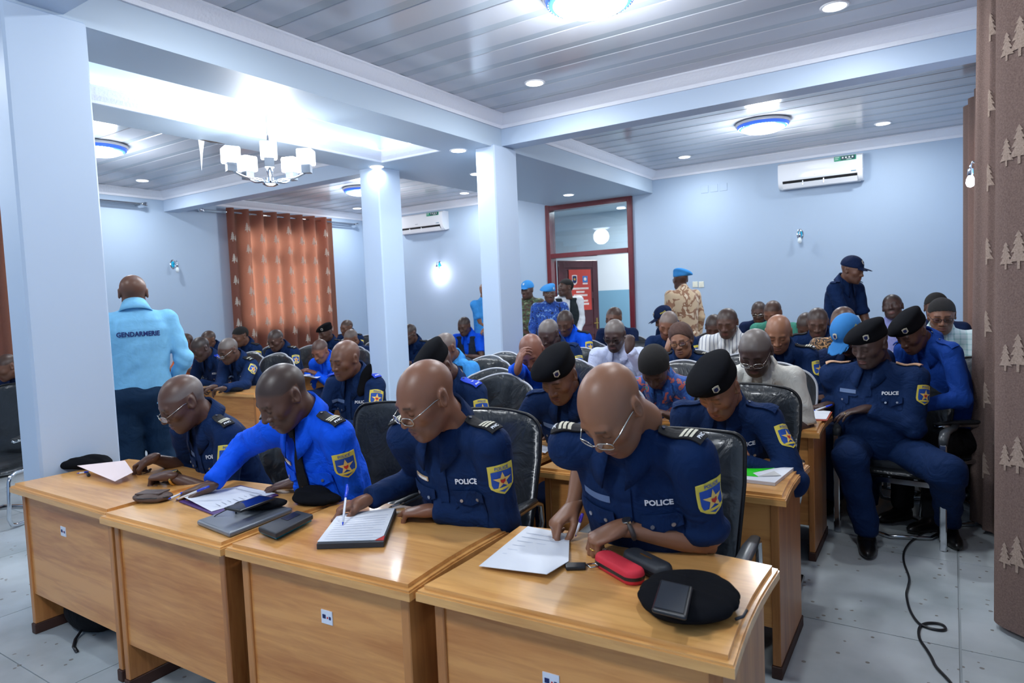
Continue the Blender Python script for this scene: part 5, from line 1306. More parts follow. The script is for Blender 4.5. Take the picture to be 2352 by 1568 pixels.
# ---- front row
add('p1', 'bald officer with gold watch lifting a sheet beside the big pillar', (418, 922), 1.80, lean=23, neck=48, hp=30, hy=-14, skin=1, lod=0, tpl='b', sleeve='rolled', hair='greysides', glasses='slow', kit=UNI, ep=('black', 3),
    lh=(388, 1092, .80), rh=(350, 1052, .83), watch=('l', 'gold'), lpose='fist', rpose='fist', ldir=(195, -5), rdir=(200, -25), chair_label='black chair of the officer beside the big pillar')
add('p2', 'officer in royal blue shirt and black tie at the second front desk', (648, 908), 1.74, face=2, lean=23, neck=46, hp=34, hy=-12, skin=1, lod=0, shirt=ROYAL, hair='stubble', kit=('patch', 'pockets', 'onebtn', 'tag', 'tie', 'placket'), ep=('black', 3),
    rh=(478, 1118, .80), lh=(676, 1108, .80), rpose='pen', lpose='flat', ldir=(200, -10), rdir=(215, -12), rel=(-.9, .1, -.35), chair_style='plain', chair_at=(-2.42, 2.27), chair_label='black smooth-backed chair of the officer in royal blue')
add('p3', 'bald officer with glasses writing in a notebook at the third desk', (978, 912), 1.74, face=3, lean=22, neck=46, hp=28, hy=-20, skin=2, lod=0, tpl='a', glasses='slow', kit=UNIT, ep=('black', 3),
    rh=(836, 1150, .81), lh=(985, 1172, .80), rpose='pen', lpose='point', ldir=(190, -8), rdir=(228, -14), ring='l', chair_style='plain', chair_at=(-1.80, 2.27), chair_rz=6, chair_label='black smooth-backed chair of the officer writing in the notebook')
add('p4', 'bald officer with rolled sleeves and low glasses at the nearest desk', (1404, 936), 1.76, face=3, lean=25, neck=54, hp=48, hy=-20, skin=5, lod=0, sleeve='rolled', width=1.06, glasses='slow', kit=UNI, ep=('black', 3),
    lh=(1425, 1212, .84), rh=(1315, 1165, .84), lpose='fist', rpose='pen', watch=('l', 'leather'), ring='l', ldir=(216, -20), rdir=(250, -25), lel=('px', 1600, 1222, .82), rel=(-.25, .7, -1), chair_style='ribbed', chair_at=(-.86, 2.24), chair_rz=4, chair_label='black ribbed chair of the officer at the nearest desk')
# ---- second row
add('p5', 'shaven officer with a beret tucked under his blue shoulder strap', (793, 824), 3.15, face=2, lean=12, hp=16, hy=-4, skin=0, lod=1, kit=UNI, ep=('blue', 1), chair_at=(-3.46, 3.72))
add('p6', 'officer in black beret bowed down just behind the notebook writer', (1003, 842), 3.0, face=2, lean=26, hp=42, hy=-12, skin=1, lod=1, hat='beret', kit=FARP, ep=('blue', 1))
add('p7', 'officer in black beret seen between the two bald officers', (1284, 862), 2.98, face=6, lean=24, hp=32, hy=-6, skin=0, lod=1, hat='beret', kit=UNI, ep=('navy',), rh=(1262, 985, .80), lh=(1330, 985, .80), rpose='rest', ldir=(200, -8), rdir=(240, -15))
add('p8', 'officer in black beret leaning on crossed arms over a green booklet', (1650, 890), 3.05, face=4, lean=27, hp=38, hy=-16, skin=2, lod=1, hat='beret', kit=UNI, ep=('navy',), width=1.04, lh=(1690, 1055, .80), rh=(1640, 1040, .81), lel=('px', 1825, 1045, .80), ldir=(185, -5), chair_style='plain')
# ---- third row
add('p9', 'heavy officer in black beret writing at the aisle, legs apart', (1998, 790), 4.62, face=-8, lean=6, neck=26, hp=20, hy=-22, skin=3, lod=1, tpl='b', hat='beret', kit=UNI, ep=('tan',), width=1.22, belly=.6, scale=1.06, trous=NAVY, rh=(1900, 930, .79), lh=(1988, 938, .80), rpose='pen', lpose='flat', ldir=(190, -14), rdir=(190, -12), lel=(.9, .2, -.6), rel=(-.2, .5, -1), ring='l',
    feet=dict(l=(-.02, 4.72, .09), r=(-.42, 4.36, .09), kl=(-.02, 4.36, .50), kr=(-.50, 4.33, .53), dl=(.25, -1, 0), dr=(.12, -1, 0)), chair_at=(-.29, 4.77), chair_kind='posts', chair_style='plain', chair_label='black chair with chrome posts under the heavy officer at the aisle')
add('p10', 'man in cream shirt with glasses, bowed over his desk', (1735, 806), 4.0, face=4, lean=26, hp=34, hy=-4, skin=3, lod=1, tpl='b', shirt=WSHIRT, trous=BLK, sleeve='elbow', hair='grey', glasses='slow', kit=('buttons',))
add('p11', 'man in blue flower-print shirt bowed deep over the desk', (1503, 842), 4.0, face=6, lean=34, hp=56, hy=4, skin=1, lod=1, shirt=PATB, trous=BLK, hair='afro', width=1.1, kit=())
add('p12', 'bald man in royal blue shirt propping his head on his hand', (1222, 808), 4.05, face=6, lean=26, hp=40, hy=4, hr=-8, skin=4, lod=1, shirt=ROYAL, hair=None, kit=('pockets', 'tape'), rh=(1190, 842, 1.13), rdir=(70, 75), rup=(-.6, -.8, 0), rel=(-.6, -.5, -1), lh=(1232, 908, .80), lpose='fist', ldir=(185, 0))
add('p13', 'grey man in sky blue shirt and vest behind the bowed beret', (1022, 800), 4.3, face=0, lean=20, hp=30, hy=-10, skin=0, lod=1, shirt=SKY2, vest=VESTD, hair='grey', trous=BLK)
# ---- fourth row
add('p14', 'bald officer with gold rank bars behind the man in cream shirt', (1788, 764), 5.0, face=4, lean=20, hp=28, hy=2, skin=5, lod=1, kit=FARP, ep=('black', 3), sleeve='elbow')
add('p15', 'grey man in pale lilac shirt resting his head on his fist', (1412, 768), 5.15, face=8, lean=16, hp=24, hy=-2, skin=3, lod=1, shirt=LSHIRT, hair='grey', trous=BLK, glasses='b', kit=('buttons',), lh=(1444, 800, 1.13), ldir=(80, 70), lpose='fist', lup=(.6, -.8, 0), lel=(.6, -.5, -1))
add('p16', 'grey-headed officer right behind the propped bald head', (1260, 766), 5.1, face=4, lean=24, hp=30, hy=-8, skin=3, lod=1, hair='grey', kit=('patch',), ep=('navy',))
add('p17', 'woman with brown braided hair and glasses leaning on her hand', (1564, 782), 5.1, face=8, lean=14, hp=12, hy=-4, hr=-10, skin=5, lod=1, tpl='w', hat='hairwoman', hatmat=HAIRW, glasses='b', kit=('patch',), ep=('black', 2), rh=(1534, 800, 1.09), rdir=(75, 65), rup=(-.7, -.7, 0), rel=(-.6, -.4, -1), scale=1.0, width=.92)
add('p18', 'man in brown batik shirt half hidden behind the sky blue cap', (1936, 742), 5.6, face=0, lean=16, hp=16, hy=-10, skin=2, lod=1, shirt=PATN, trous=BLK, hair='stubble')
add('p19', 'person with a sky blue cap bowed down behind the heavy officer', (1948, 770), 5.0, face=-10, lean=26, hp=48, hy=-20, skin=1, lod=1, hat='cap', hatmat=mat('cap_sky_blue', (40, 118, 184), rough=.8), kit=('capword',), shirt=NAVY2)
# ---- fifth row and beyond, right block
add('p20', 'man in royal blue shirt with gold straps near the open door', (1298, 740), 6.2, face=6, lean=18, hp=28, hy=4, skin=1, lod=2, shirt=ROYAL, hair='stubble', kit=FAR, ep=('black', 2))
add('p21', 'grizzled officer bowed beside the woman with braided hair', (1535, 745), 6.1, face=6, lean=20, hp=28, hy=6, hr=8, skin=2, lod=2, hair='grey', kit=FAR)
add('p22', 'man in white striped shirt looking down in the far rows', (1670, 740), 6.05, face=4, lean=16, hp=20, hy=-4, skin=1, lod=2, tpl='b', shirt=STRW, hair='stubble', trous=BLK, kit=('buttons',), width=1.08)
add('p23', 'man in dark shirt bowed beside the white striped shirt', (1640, 750), 6.9, face=2, lean=22, hp=30, hy=8, skin=1, lod=2, shirt=NAVY2, hair='stubble')
add('p24', 'officer with pale rank bars just before the standing man in cap', (1878, 740), 6.3, face=2, lean=18, hp=22, hy=4, skin=1, lod=2, hair='stubble', kit=FAR, ep=('black', 2))
add('p25', 'officer whose bowed head shows behind the pale rank bars', (1852, 748), 7.0, face=2, lean=22, hp=40, hy=0, skin=1, lod=2, hair='stubble', ep=('black', 2))
add('p26', 'man whose head shows behind the pale lilac shirt', (1410, 730), 7.0, face=2, lean=14, hp=14, hy=-10, skin=0, lod=2, hair='stubble', shirt=NAVY2)
add('p27', 'officer in dark peaked cap bent near the soldier in tan', (1524, 730), 7.6, face=-30, lean=26, hp=28, hy=-20, skin=0, lod=2, hat='cap', hatmat=NAVY2, ep=('black', 2), kit=('capword',))
add('p28', 'small far head with glasses, next to the man in green', (1743, 716), 8.4, face=2, lean=14, hp=20, hy=4, skin=1, lod=2, hair='stubble', glasses='s', shirt=NAVY2)
add('p29', 'man in green shirt bowed at the very back', (1775, 718), 7.4, face=2, lean=20, hp=30, hy=-14, skin=2, lod=2, hair='stubble', shirt=GREENC)
add('p30', 'man in lilac shirt dozing with his face tipped up', (2050, 704), 7.3, face=10, lean=2, hp=-10, hy=-14, hr=-8, skin=3, lod=2, shirt=LILAC, hair='stubble', neck=5)
add('p31', 'woman in black beret and blue jacket bending by the curtain', (2094, 762), 4.9, face=-38, lean=27, neck=62, hp=36, hy=0, skin=1, lod=1, tpl='w', hat='beret', shirt=cloth('cloth_jacket_blue', (24, 66, 150)), scale=.98, width=.95, trous=BLK, ep=('navy',), chair_style='plain', chair_at=(-.06, 5.25), chair_rz=-60, chair_label='black chair under the woman in the blue jacket')
add('p31h', 'x', (0, 0), 1) if False else None
add('p32', 'man in pale checked shirt with glasses by the far curtain', (2163, 724), 5.9, face=6, lean=14, hp=16, hy=-2, skin=2, lod=1, shirt=CHKW, hair='black', glasses='b', trous=BLK, sleeve='long', width=1.08)
add('p33', 'sliver of a dark-haired head behind the checked shirt', (2150, 706), 6.8, face=0, lean=8, hp=10, skin=1, lod=2, hair='black', shirt=NAVY2)
# ---- left block
add('p34', 'grey officer with spectacles writing at the left block desk end', (524, 804), 4.2, face=8, lean=26, hp=28, hy=-8, skin=1, lod=1, hair='grey', glasses='slow', kit=UNI, ep=('black', 2), rh=(490, 888, .80), lh=(512, 892, .80), rpose='pen', rdir=(215, -10), ldir=(190, -5))
add('p35', 'dark shaven officer beside the grey one with spectacles', (460, 800), 4.3, face=6, lean=26, hp=32, hy=-6, skin=3, lod=1, hair='stubble', kit=FARP, ep=('blue', 1))
add('p36', 'man whose head rises behind the two left writers', (478, 780), 5.4, face=4, lean=18, hp=16, hy=8, skin=0, lod=2, hair='stubble', kit=FAR)
add('p37', 'man in brown jacket and orange shirt beside the light blue back', (424, 786), 5.3, face=4, lean=10, hp=12, hy=-16, skin=0, lod=2, hair='stubble', shirt=ORANGE, vest=BROWNJ, trous=BLK)
add('p38', 'young officer with thick black hair before the backlit curtain', (552, 772), 5.5, face=8, lean=18, hp=20, hy=-14, skin=0, lod=2, tpl='c', hair='black', kit=FAR, ep=('black', 2))
add('p39', 'officer with receding hair before the backlit curtain', (633, 780), 5.35, face=10, lean=22, hp=26, hy=0, skin=1, lod=1, hair='stubble', kit=UNI, ep=('black', 2))
add('p40', 'officer in royal blue writing at the desk across the aisle', (735, 805), 5.2, face=10, lean=26, hp=32, hy=0, skin=4, lod=1, shirt=ROYAL, hair='stubble', kit=('pockets', 'tape'), rh=(702, 850, .80), lh=(722, 856, .80), rpose='pen', rdir=(215, -10))
add('p41', 'officer in black beret in front of the dark curtain edge', (748, 764), 6.9, face=6, lean=10, hp=16, hy=-10, skin=1, lod=2, hat='beret', kit=FAR, ep=('black', 2))
add('p42', 'farthest officer just left of the slim farther pillar', (796, 752), 7.6, face=10, lean=14, hp=12, hy=-12, skin=0, lod=2, hair='stubble', shirt=NAVY, ep=('black', 2), kit=FAR)
add('p43', 'grey head partly hidden behind the tucked beret officer', (806, 777), 6.5, face=6, lean=20, hp=30, hy=-6, skin=2, lod=2, hair='grey', kit=FAR)
add('p44', 'officer with glasses just right of the slim farther pillar', (940, 766), 6.6, face=8, lean=20, hp=22, hy=-14, skin=1, lod=2, hair='stubble', glasses='s', kit=FAR, ep=('black', 2))
add('p45', 'man in royal blue and dark vest writing by the middle pillar', (1066, 748), 7.6, face=10, lean=16, hp=24, hy=-4, skin=1, lod=2, hair='stubble', shirt=ROYAL, vest=VESTD, sleeve='short')
add('p46', 'officer cut off by the photo edge beyond the big pillar', (14, 842), 2.85, face=10, lean=22, hp=26, hy=-6, skin=0, lod=1, hair='stubble', kit=FARP)
# ---- standing
ST = dict(seated=False, group='people standing at the back')
add('s1', 'man standing with his back turned in a light blue gendarmerie jacket', (306, 672), 2.42, face=-114, lean=2, hp=2, hy=-4, skin=0, lod=0, shirt=SKYB, trous=TROU, kit=('gendarmerie',), scale=1.02, width=1.05, lh=('L', .2, -.14, 1.02), rh=('L', -.2, -.14, 1.02), **ST)
add('s2', 'man in light blue polo with folded arms half hidden by the middle pillar', (1116, 668), 7.9, face=70, lean=0, hp=6, hy=0, skin=5, lod=2, shirt=SKY2, trous=TROU, sleeve='short', scale=1.0, rh=('L', .08, -.2, 1.12), lh=('L', -.1, -.2, 1.16), **ST)
add('s3', 'soldier in green camouflage and sky blue cap beside the middle pillar', (1211, 666), 8.2, face=20, lean=2, hp=6, hy=-20, skin=1, lod=2, shirt=CAMOG, trous=CAMOG, hat='cap', hatmat=UNB, scale=1.0, rh=('L', -.02, -.24, 1.08), lh=('L', .06, -.24, 1.02), **ST)
add('s4', 'soldier in blue camouflage and sky blue beret by the door', (1262, 674), 8.0, face=35, lean=2, hp=6, hy=0, skin=1, lod=2, tpl='bo', shirt=CAMOB, trous=CAMOB, hat='beret', hatmat=UNB, scale=.98, width=1.08, **ST)
add('s5', 'stout man in white shirt and dark vest in front of the door poster', (1299, 660), 8.7, face=45, lean=0, hp=-2, hy=-75, skin=1, lod=2, tpl='bo', shirt=WHITEC, trous=BLK, vest=VESTG, hair='black', scale=1.06, width=1.1, lh=('L', .1, -.26, 1.02), rh=('L', -.08, -.26, 1.0), **ST)
add('s6', 'soldier in tan desert camouflage and sky blue beret, back half turned', (1563, 642), 8.3, face=-125, lean=0, hp=0, hy=-12, skin=1, lod=2, tpl='ao', shirt=CAMOD, trous=CAMOD, hat='beret', hatmat=UNB, glasses='b', scale=1.04, **ST)
add('s7', 'standing officer in navy peaked cap bending towards the rows', (1958, 620), 7.5, face=62, lean=12, hp=16, hy=4, skin=0, lod=2, tpl='c', shirt=NAVY, trous=NAVY, hat='cap', hatmat=NAVY2, sleeve='rolled', scale=1.02, rh=('L', -.16, -.36, .98), lh=('L', .2, -.3, 1.0), ep=('navy',), **ST)
# ---- empty chairs
chair(-2.74, 3.70, math.radians(8), 'empty wrinkled leather chair between the two seated black berets'); chair(-3.55, 5.0, math.radians(4), 'empty leather chair right in front of the middle pillar base')
chair(-6.2, 2.12, math.radians(28), 'empty black chair left of the big pillar at the photo edge', 'plain')
chair(-2.85, 6.5, math.radians(3), 'empty black chair beside the door opening', 'plain'); chair(-1.35, 5.05, math.radians(2), 'empty leather chair between cream shirt man and batik shirt', 'round')
# ================================================================== things on the desks and the floor
PAPER = mat('paper_white', (226, 230, 238), rough=.7); PAPERP = mat('paper_pink_reflection', (226, 208, 208), rough=.7); INK = mat('ink_print', (150, 156, 172), rough=.8); PURP = mat('folder_purple', (74, 44, 110), rough=.5); PINK = mat('paper_pink', (232, 120, 190), rough=.7); GREENP = mat('booklet_green', (40, 214, 30), rough=.5); GREYM = mat('laptop_grey', (122, 128, 136), rough=.35, metal=.3); DARKP = mat('dark_plastic', (30, 32, 36), rough=.3); SCREEN = mat('phone_screen', (22, 28, 46), rough=.06, coat=.6); LEAB = mat('brown_leather', (84, 68, 62), rough=.5, bump=.3, bscale=120); CASER = mat('case_red', (206, 40, 58), rough=.7, bump=.3, bscale=500); CASEK = mat('case_charcoal', (44, 48, 54), rough=.55); TEAL = mat('case_teal', (10, 130, 156), rough=.3); PENB = mat('pen_blue', (30, 70, 210), rough=.25); PENW = mat('pen_clear_white', (226, 230, 240), rough=.15); LIME = mat('sheet_curl', (206, 206, 204), rough=.6)
def slab(name, px, z0, th, m, label, cat, group=None, parent=None, bev=None, dz=None, curl=0):
    P = [atz(p[0], p[1], z0+th+(dz[i] if dz else 0)) for i, p in enumerate(px)]; c = sum(P, Vector())/len(P); c.z = z0
    if sum((P[i].x*P[(i+1) % len(P)].y-P[(i+1) % len(P)].x*P[i].y) for i in range(len(P))) < 0: P = P[::-1]; dz = dz[::-1] if dz else None
    e = parent or empty(name, c, 0, label, cat, group)
    base = Vector((0, 0, 0)) if parent is None else c-parent.matrix_basis.translation
    k = len(P); V = [Vector((p.x-c.x, p.y-c.y, (p.z-z0-th)))+base for p in P]+[Vector((p.x-c.x, p.y-c.y, p.z-z0))+base for p in P]
    Fc = [tuple(range(k))[::-1], tuple(range(k, 2*k))]+[(i, (i+1) % k, k+(i+1) % k, k+i) for i in range(k)]
    return e, V, Fc, c
def put(name, px, z0, th, m, label, cat, part='sheet', group=None, dz=None, bevel=0):
    e, V, Fc, c = slab(name, px, z0, th, m, label, cat, group, None, None, dz)
    o = link(part, mesh(part, V, Fc, m), e)
    if bevel: b = o.modifiers.new('bevel', 'BEVEL'); b.width = bevel; b.segments = 3
    return e, o, c
def lines(e, c, px, z, n, m=INK, u0=.12, u1=.88, v0=.15, v1=.9, par=None):
    """printed lines between corner pixels A,B (top edge) and D,C (bottom edge)"""
    A_, B_, C_, D_ = [atz(p[0], p[1], z) for p in px]
    V = []; Fc = []
    for i in range(n):
        t = v0+(v1-v0)*i/max(1, n-1); a0 = A_.lerp(D_, t); b0 = B_.lerp(C_, t); a1 = A_.lerp(D_, t+.012); b1 = B_.lerp(C_, t+.012); r = u1-(.3*rnd.random() if i % 3 == 2 else 0)
        k = len(V); V += [a0.lerp(b0, u0)-c, a0.lerp(b0, r)-c, a1.lerp(b1, r)-c, a1.lerp(b1, u0)-c]; Fc.append((k, k+1, k+2, k+3))
    link('printed_lines', mesh('printed_lines', V, Fc, m), par or e)['kind'] = 'stuff'
def pen(p, q, label, col=PENB):
    p = Vector(p); q = Vector(q); d = (q-p).normalized(); e = empty('pen', p, 0, label, 'pen'); L = (q-p).length
    MB().tube([d*.012, d*(L*.66)], .0042, 10).obj('barrel', PENW, e, True); MB().tube([d*0, d*.012], [.001, .0036], 10).obj('tip', col, e, True); MB().tube([d*(L*.66), d*(L*.7), d*L], [.0052, .0054, .0046], 10).obj('cap', col, e, True)
    s = d.cross(Vector((0, 0, 1))).normalized()*.0068 if abs(d.z) < .95 else Vector((.0068, 0, 0)); MB().tube([d*(L*.72)+s, d*(L*.95)+s], .0012, 6).obj('clip', col, e, True)
ZD = ZT+.0008
# -- the sheet in the hands of the first officer
q = [(177, 1069), (287, 1057), (306, 1084), (264, 1105)]
e, o, c = put('paper_sheet', q, .782, .0012, PAPERP, 'sheet of paper lifted by the officer beside the big pillar', 'paper', dz=[.012, .03, .01, -.008])  # pinkish reflection on this sheet is put into its paper colour
def soft(name, c, r, rz, label, cat, m=BERM, f=None, h=.006, part='felt', bottom=0):
    e = empty(name, c, rz, label, cat)
    def g(X, Y, Z):
        d = ell((X, Y, Z), (0, 0, r[2]*.8), r)
        if f is not None: d = f(d, X, Y, Z)
        d = d+.0025*np.sin(40*X+9*np.sin(20*Y))*np.sin(33*Y)
        return smax(d, bottom-Z, .006)
    V, Fq = snet(g, (-r[0]-.04, -r[1]-.04, -.02), (r[0]+.04, r[1]+.04, r[2]*2.6+.04), h); o = apply_mesh(part, V, Fq, m, e)
    return e, o
p = atz(192, 1074, ZT); soft('folded_beret', p, (.155, .07, .032), math.radians(30), 'black folded beret lying by the big pillar', 'beret', f=lambda d, X, Y, Z: smin(d, ell((X, Y, Z), (.06, .012, .045), (.06, .03, .02)), .03))
pen(atz(176, 1087, ZD+.006), atz(203, 1083, ZD+.008), 'blue pen lying under the lifted sheet')
e = empty('paper_clip', atz(203, 1092, ZD), math.radians(-20), 'small black clip lying beside the folded beret', 'clip'); MB().box(-.03, .03, -.008, .008, 0, .011, .004).obj('clip_body', DARKP, e); MB().box(-.022, .022, -.005, .005, .011, .014, .002).obj('clip_ridge', CASEK, e)
# -- pouch between first two officers
p = atz(352, 1150, ZT); e, o = soft('leather_pouch', p, (.085, .055, .024), math.radians(30), 'brown leather pouch between the first two officers', 'pouch', LEAB, part='pouch_body', h=.005)
MB().tube([(-.075, -.02, .022), (-.03, -.05, .024), (.04, -.048, .024), (.08, -.02, .022)], .003, 6).obj('zip', DARKP, e, True); MB().prism([(-.06, -.03), (.05, -.035), (.06, .03), (-.05, .035)], .036, .041, lambda u, v, d_: (u, v, d_)).obj('flap', LEAB, e)
pen(atz(386, 1146, ZD+.02), atz(428, 1128, ZD+.03), 'blue capped pen sticking out of the leather pouch')
# -- second desk
q = [(413, 1136), (553, 1116), (633, 1132), (486, 1174)]
qf = [(411, 1150), (553, 1113), (640, 1135), (494, 1182)]
e, o, c = put('folder', qf, ZD, .006, PURP, 'dark purple folder under the sheet of the royal blue officer', 'folder', 'cover', bevel=.002)
e, o, c = put('paper_sheet', q, ZD+.007, .0012, PAPER, 'white printed sheet on the purple folder', 'paper', dz=[.014, 0, 0, 0]); lines(e, c, [(553, 1116), (633, 1132), (486, 1174), (413, 1136)], ZD+.0105, 9)
pen(atz(404, 1147, .785), atz(480, 1117, .845), 'blue and white pen in the hand of the royal blue officer')
q = [(451, 1194), (526, 1223), (672, 1166), (590, 1146)]
e, o, c = put('laptop', q, ZD, .02, GREYM, 'closed grey laptop on the second front desk', 'laptop', 'lid', bevel=.008)
e2, V, Fc, c2 = slab('x', [(454, 1196), (526, 1222), (670, 1167), (592, 1150)], ZD-.0006, .009, DARKP, '', '', None, e); link('laptop_base', mesh('laptop_base', V, Fc, DARKP), e)
p = atz(598, 1166, ZD+.021); e, o = soft('drawstring_pouch', p, (.105, .05, .02), math.radians(38), 'black cloth drawstring pouch on the grey laptop', 'pouch', BLK, part='pouch_cloth', h=.005)
b = MB(); b.tube([(-.09, -.03, .02), (-.12, -.05, .012), (-.145, -.07, .003), (-.16, -.09, -.012), (-.165, -.1, -.018)], .0018, 6); b.obj('drawstring', DARKP, e, True); MB().tube([(-.07, -.04, .03), (-.075, -.055, .02), (-.07, -.07, .004)], .004, 6).obj('tassel', DARKP, e, True)
q = [(514, 1165), (552, 1172), (632, 1142), (596, 1136)]
e, o, c = put('mobile_phone', q, ZD+.062, .009, DARKP, 'mobile phone lying on the drawstring pouch', 'phone', 'phone_body', bevel=.003)
e2, V, Fc, c2 = slab('x', [(519, 1164), (552, 1170), (627, 1143), (597, 1138)], ZD+.071, .0006, SCREEN, '', '', None, e); link('screen', mesh('screen', V, Fc, SCREEN), e)
p = atz(728, 1156, ZT); soft('folded_beret', p, (.105, .06, .026), math.radians(22), 'black soft beret between laptop and notebook', 'beret', f=lambda d, X, Y, Z: smin(d, ell((X, Y, Z), (-.03, .02, .045), (.07, .04, .02)), .03))
q = [(595, 1214), (634, 1230), (716, 1188), (680, 1178)]
e, o, c = put('notebook', q, ZD, .014, TEAL, 'teal edged notebook under the grey wallet', 'notebook', 'cover', bevel=.002)
q = [(592, 1209), (633, 1224), (720, 1180), (682, 1171)]
e, o, c = put('long_wallet', q, ZD+.015, .02, CASEK, 'long grey wallet stacked on the teal notebook', 'wallet', 'wallet_body', bevel=.006)
e2, V, Fc, c2 = slab('x', [(645, 1190), (660, 1195), (690, 1181), (676, 1176)], ZD+.0355, .0008, CASEK, '', '', None, e); link('wallet_tab', mesh('wallet_tab', V, Fc, DARKP), e)
# -- third desk: notebook and pen
q = [(727, 1249), (881, 1244), (910, 1168), (776, 1182)]
e, o, c = put('notebook_block', q, ZD, .018, CASEK, 'thick open notebook under the hand of the third officer', 'notebook', 'cover', bevel=.001)
e2, V, Fc, c2 = slab('x', [(729, 1243), (862, 1239), (882, 1229), (907, 1166), (777, 1180)], ZD+.0185, .002, PAPER, '', '', None, e); po = link('top_page', mesh('top_page', V, Fc, PAPER), e)
e2, V, Fc, c2 = slab('x', [(862, 1240), (881, 1240), (884, 1229)], ZD+.0182, .0012, PRED, '', '', None, e); link('red_corner', mesh('red_corner', V, Fc, PRED), e)
lines(e, Vector((c.x, c.y, ZD)), [(777, 1181), (907, 1167), (880, 1240), (730, 1243)], ZD+.021, 10, mat('ink_faint', (196, 204, 220)), .08, .92, .2, .92)
pen(atz(787, 1206, ZD+.022), atz(797, 1113, ZD+.125), 'blue capped pen upright in the hand of the third officer')
pen(atz(893, 1165, ZD+.006), atz(928, 1154, ZD+.012), 'small silver pen behind the open notebook', FRAMES)
# -- fourth desk
q = [(1100, 1299), (1212, 1208), (1308, 1226), (1306, 1288), (1256, 1318)]
e, o, c = put('paper_sheet', q, ZD+.004, .0012, PAPER, 'bluish white sheet under the hands of the nearest officer', 'paper', dz=[.004, 0, .0, .006, .012]); lines(e, c, [(1212, 1208), (1308, 1226), (1262, 1316), (1100, 1299)], ZD+.0085, 8, mat('ink_faint', (196, 204, 220)))
pen(atz(1322, 1232, ZD+.02), atz(1338, 1180, ZD+.11), 'violet pen behind the hand of the nearest officer', mat('pen_violet', (70, 50, 170), rough=.3))
q = [(1296, 1290), (1300, 1303), (1345, 1302), (1346, 1290)]
e, o, c = put('key_case', q, ZD, .01, DARKP, 'small black key case beside the nearest officer fist', 'key case', 'case_body', bevel=.003)
MB().tube([(.03, .01, .012), (.05, .03, .012), (.065, .02, .01), (.05, .0, .01)], .003, 6, closed=True).obj('key_ring', FRAMES, e, True)
def case(pa, pb, wd, label, m, m2, mark=False):
    A_ = atz(pa[0], pa[1], ZD+.02); B_ = atz(pb[0], pb[1], ZD+.02); c = (A_+B_)/2; L = (B_-A_).length/2; an = math.atan2(B_.y-A_.y, B_.x-A_.x)
    e = empty('glasses_case', Vector((c.x, c.y, ZD)), an, label, 'glasses case')
    def out(k, s): return [((L-wd)*(1 if math.cos(t) > 0 else -1)+wd*math.cos(t)*s, wd*math.sin(t)*s) for t in [2*PI*i/28 for i in range(28)]]
    V = []; lv = [(0, .88), (.006, .97), (.014, 1)]; 
    def stack(lv, mm, nm):
        V = []; Fc = []; n = 28
        for z, s in lv: V += [(x*1.0, y, z) for x, y in out(0, s)]
        for i in range(len(lv)-1):
            for j in range(n): Fc.append((i*n+j, i*n+(j+1) % n, (i+1)*n+(j+1) % n, (i+1)*n+j))
        Fc.append(tuple(range(n))[::-1]); Fc.append(tuple(range((len(lv)-1)*n, len(lv)*n))); o = link(nm, mesh(nm, V, Fc, mm, True), e); smooth_by_angle(o, 60)
    stack([(0, .86), (.005, .96), (.013, 1)], m, 'lower_shell'); stack([(.012, 1.01), (.022, 1.01)], m2, 'zip_band'); stack([(.021, 1), (.03, .96), (.036, .86), (.039, .7), (.0395, .3)], m, 'upper_shell')
    if mark: MB().box(-.03, .02, -.003, .003, .0395, .0402).obj('gold_script', GOLD, e)
case((1378, 1276), (1470, 1328), .034, 'red glasses case with black zip band on the nearest desk', CASER, DARKP); case((1442, 1270), (1535, 1318), .034, 'charcoal glasses case beside the red one', CASEK, DARKP, True)
p = atz(1582, 1392, ZT); e, o = soft('black_beret', p, (.125, .142, .036), math.radians(8), 'round black beret lying flat on the nearest desk', 'beret', h=.006, f=lambda d, X, Y, Z: d+.006*np.exp(-((X-.03)**2+(Y-.0)**2)/.004))
MB().tube([(.12, -.05, .01), (.135, -.03, .01), (.14, .0, .012)], .004, 6).obj('leather_band_end', CASEK, e, True)
q = [(1517, 1328), (1592, 1345), (1577, 1416), (1496, 1396)]
e, o, c = put('mobile_phone', q, ZD+.058, .012, DARKP, 'dark phone in clear cover on the round beret', 'phone', 'phone_body', bevel=.006)
e2, V, Fc, c2 = slab('x', [(1521, 1332), (1583, 1346), (1569, 1408), (1502, 1392)], ZD+.0705, .001, CASEK, '', '', None, e); link('phone_back', mesh('phone_back', V, Fc, mat('phone_back', (52, 56, 62), rough=.3)), e)
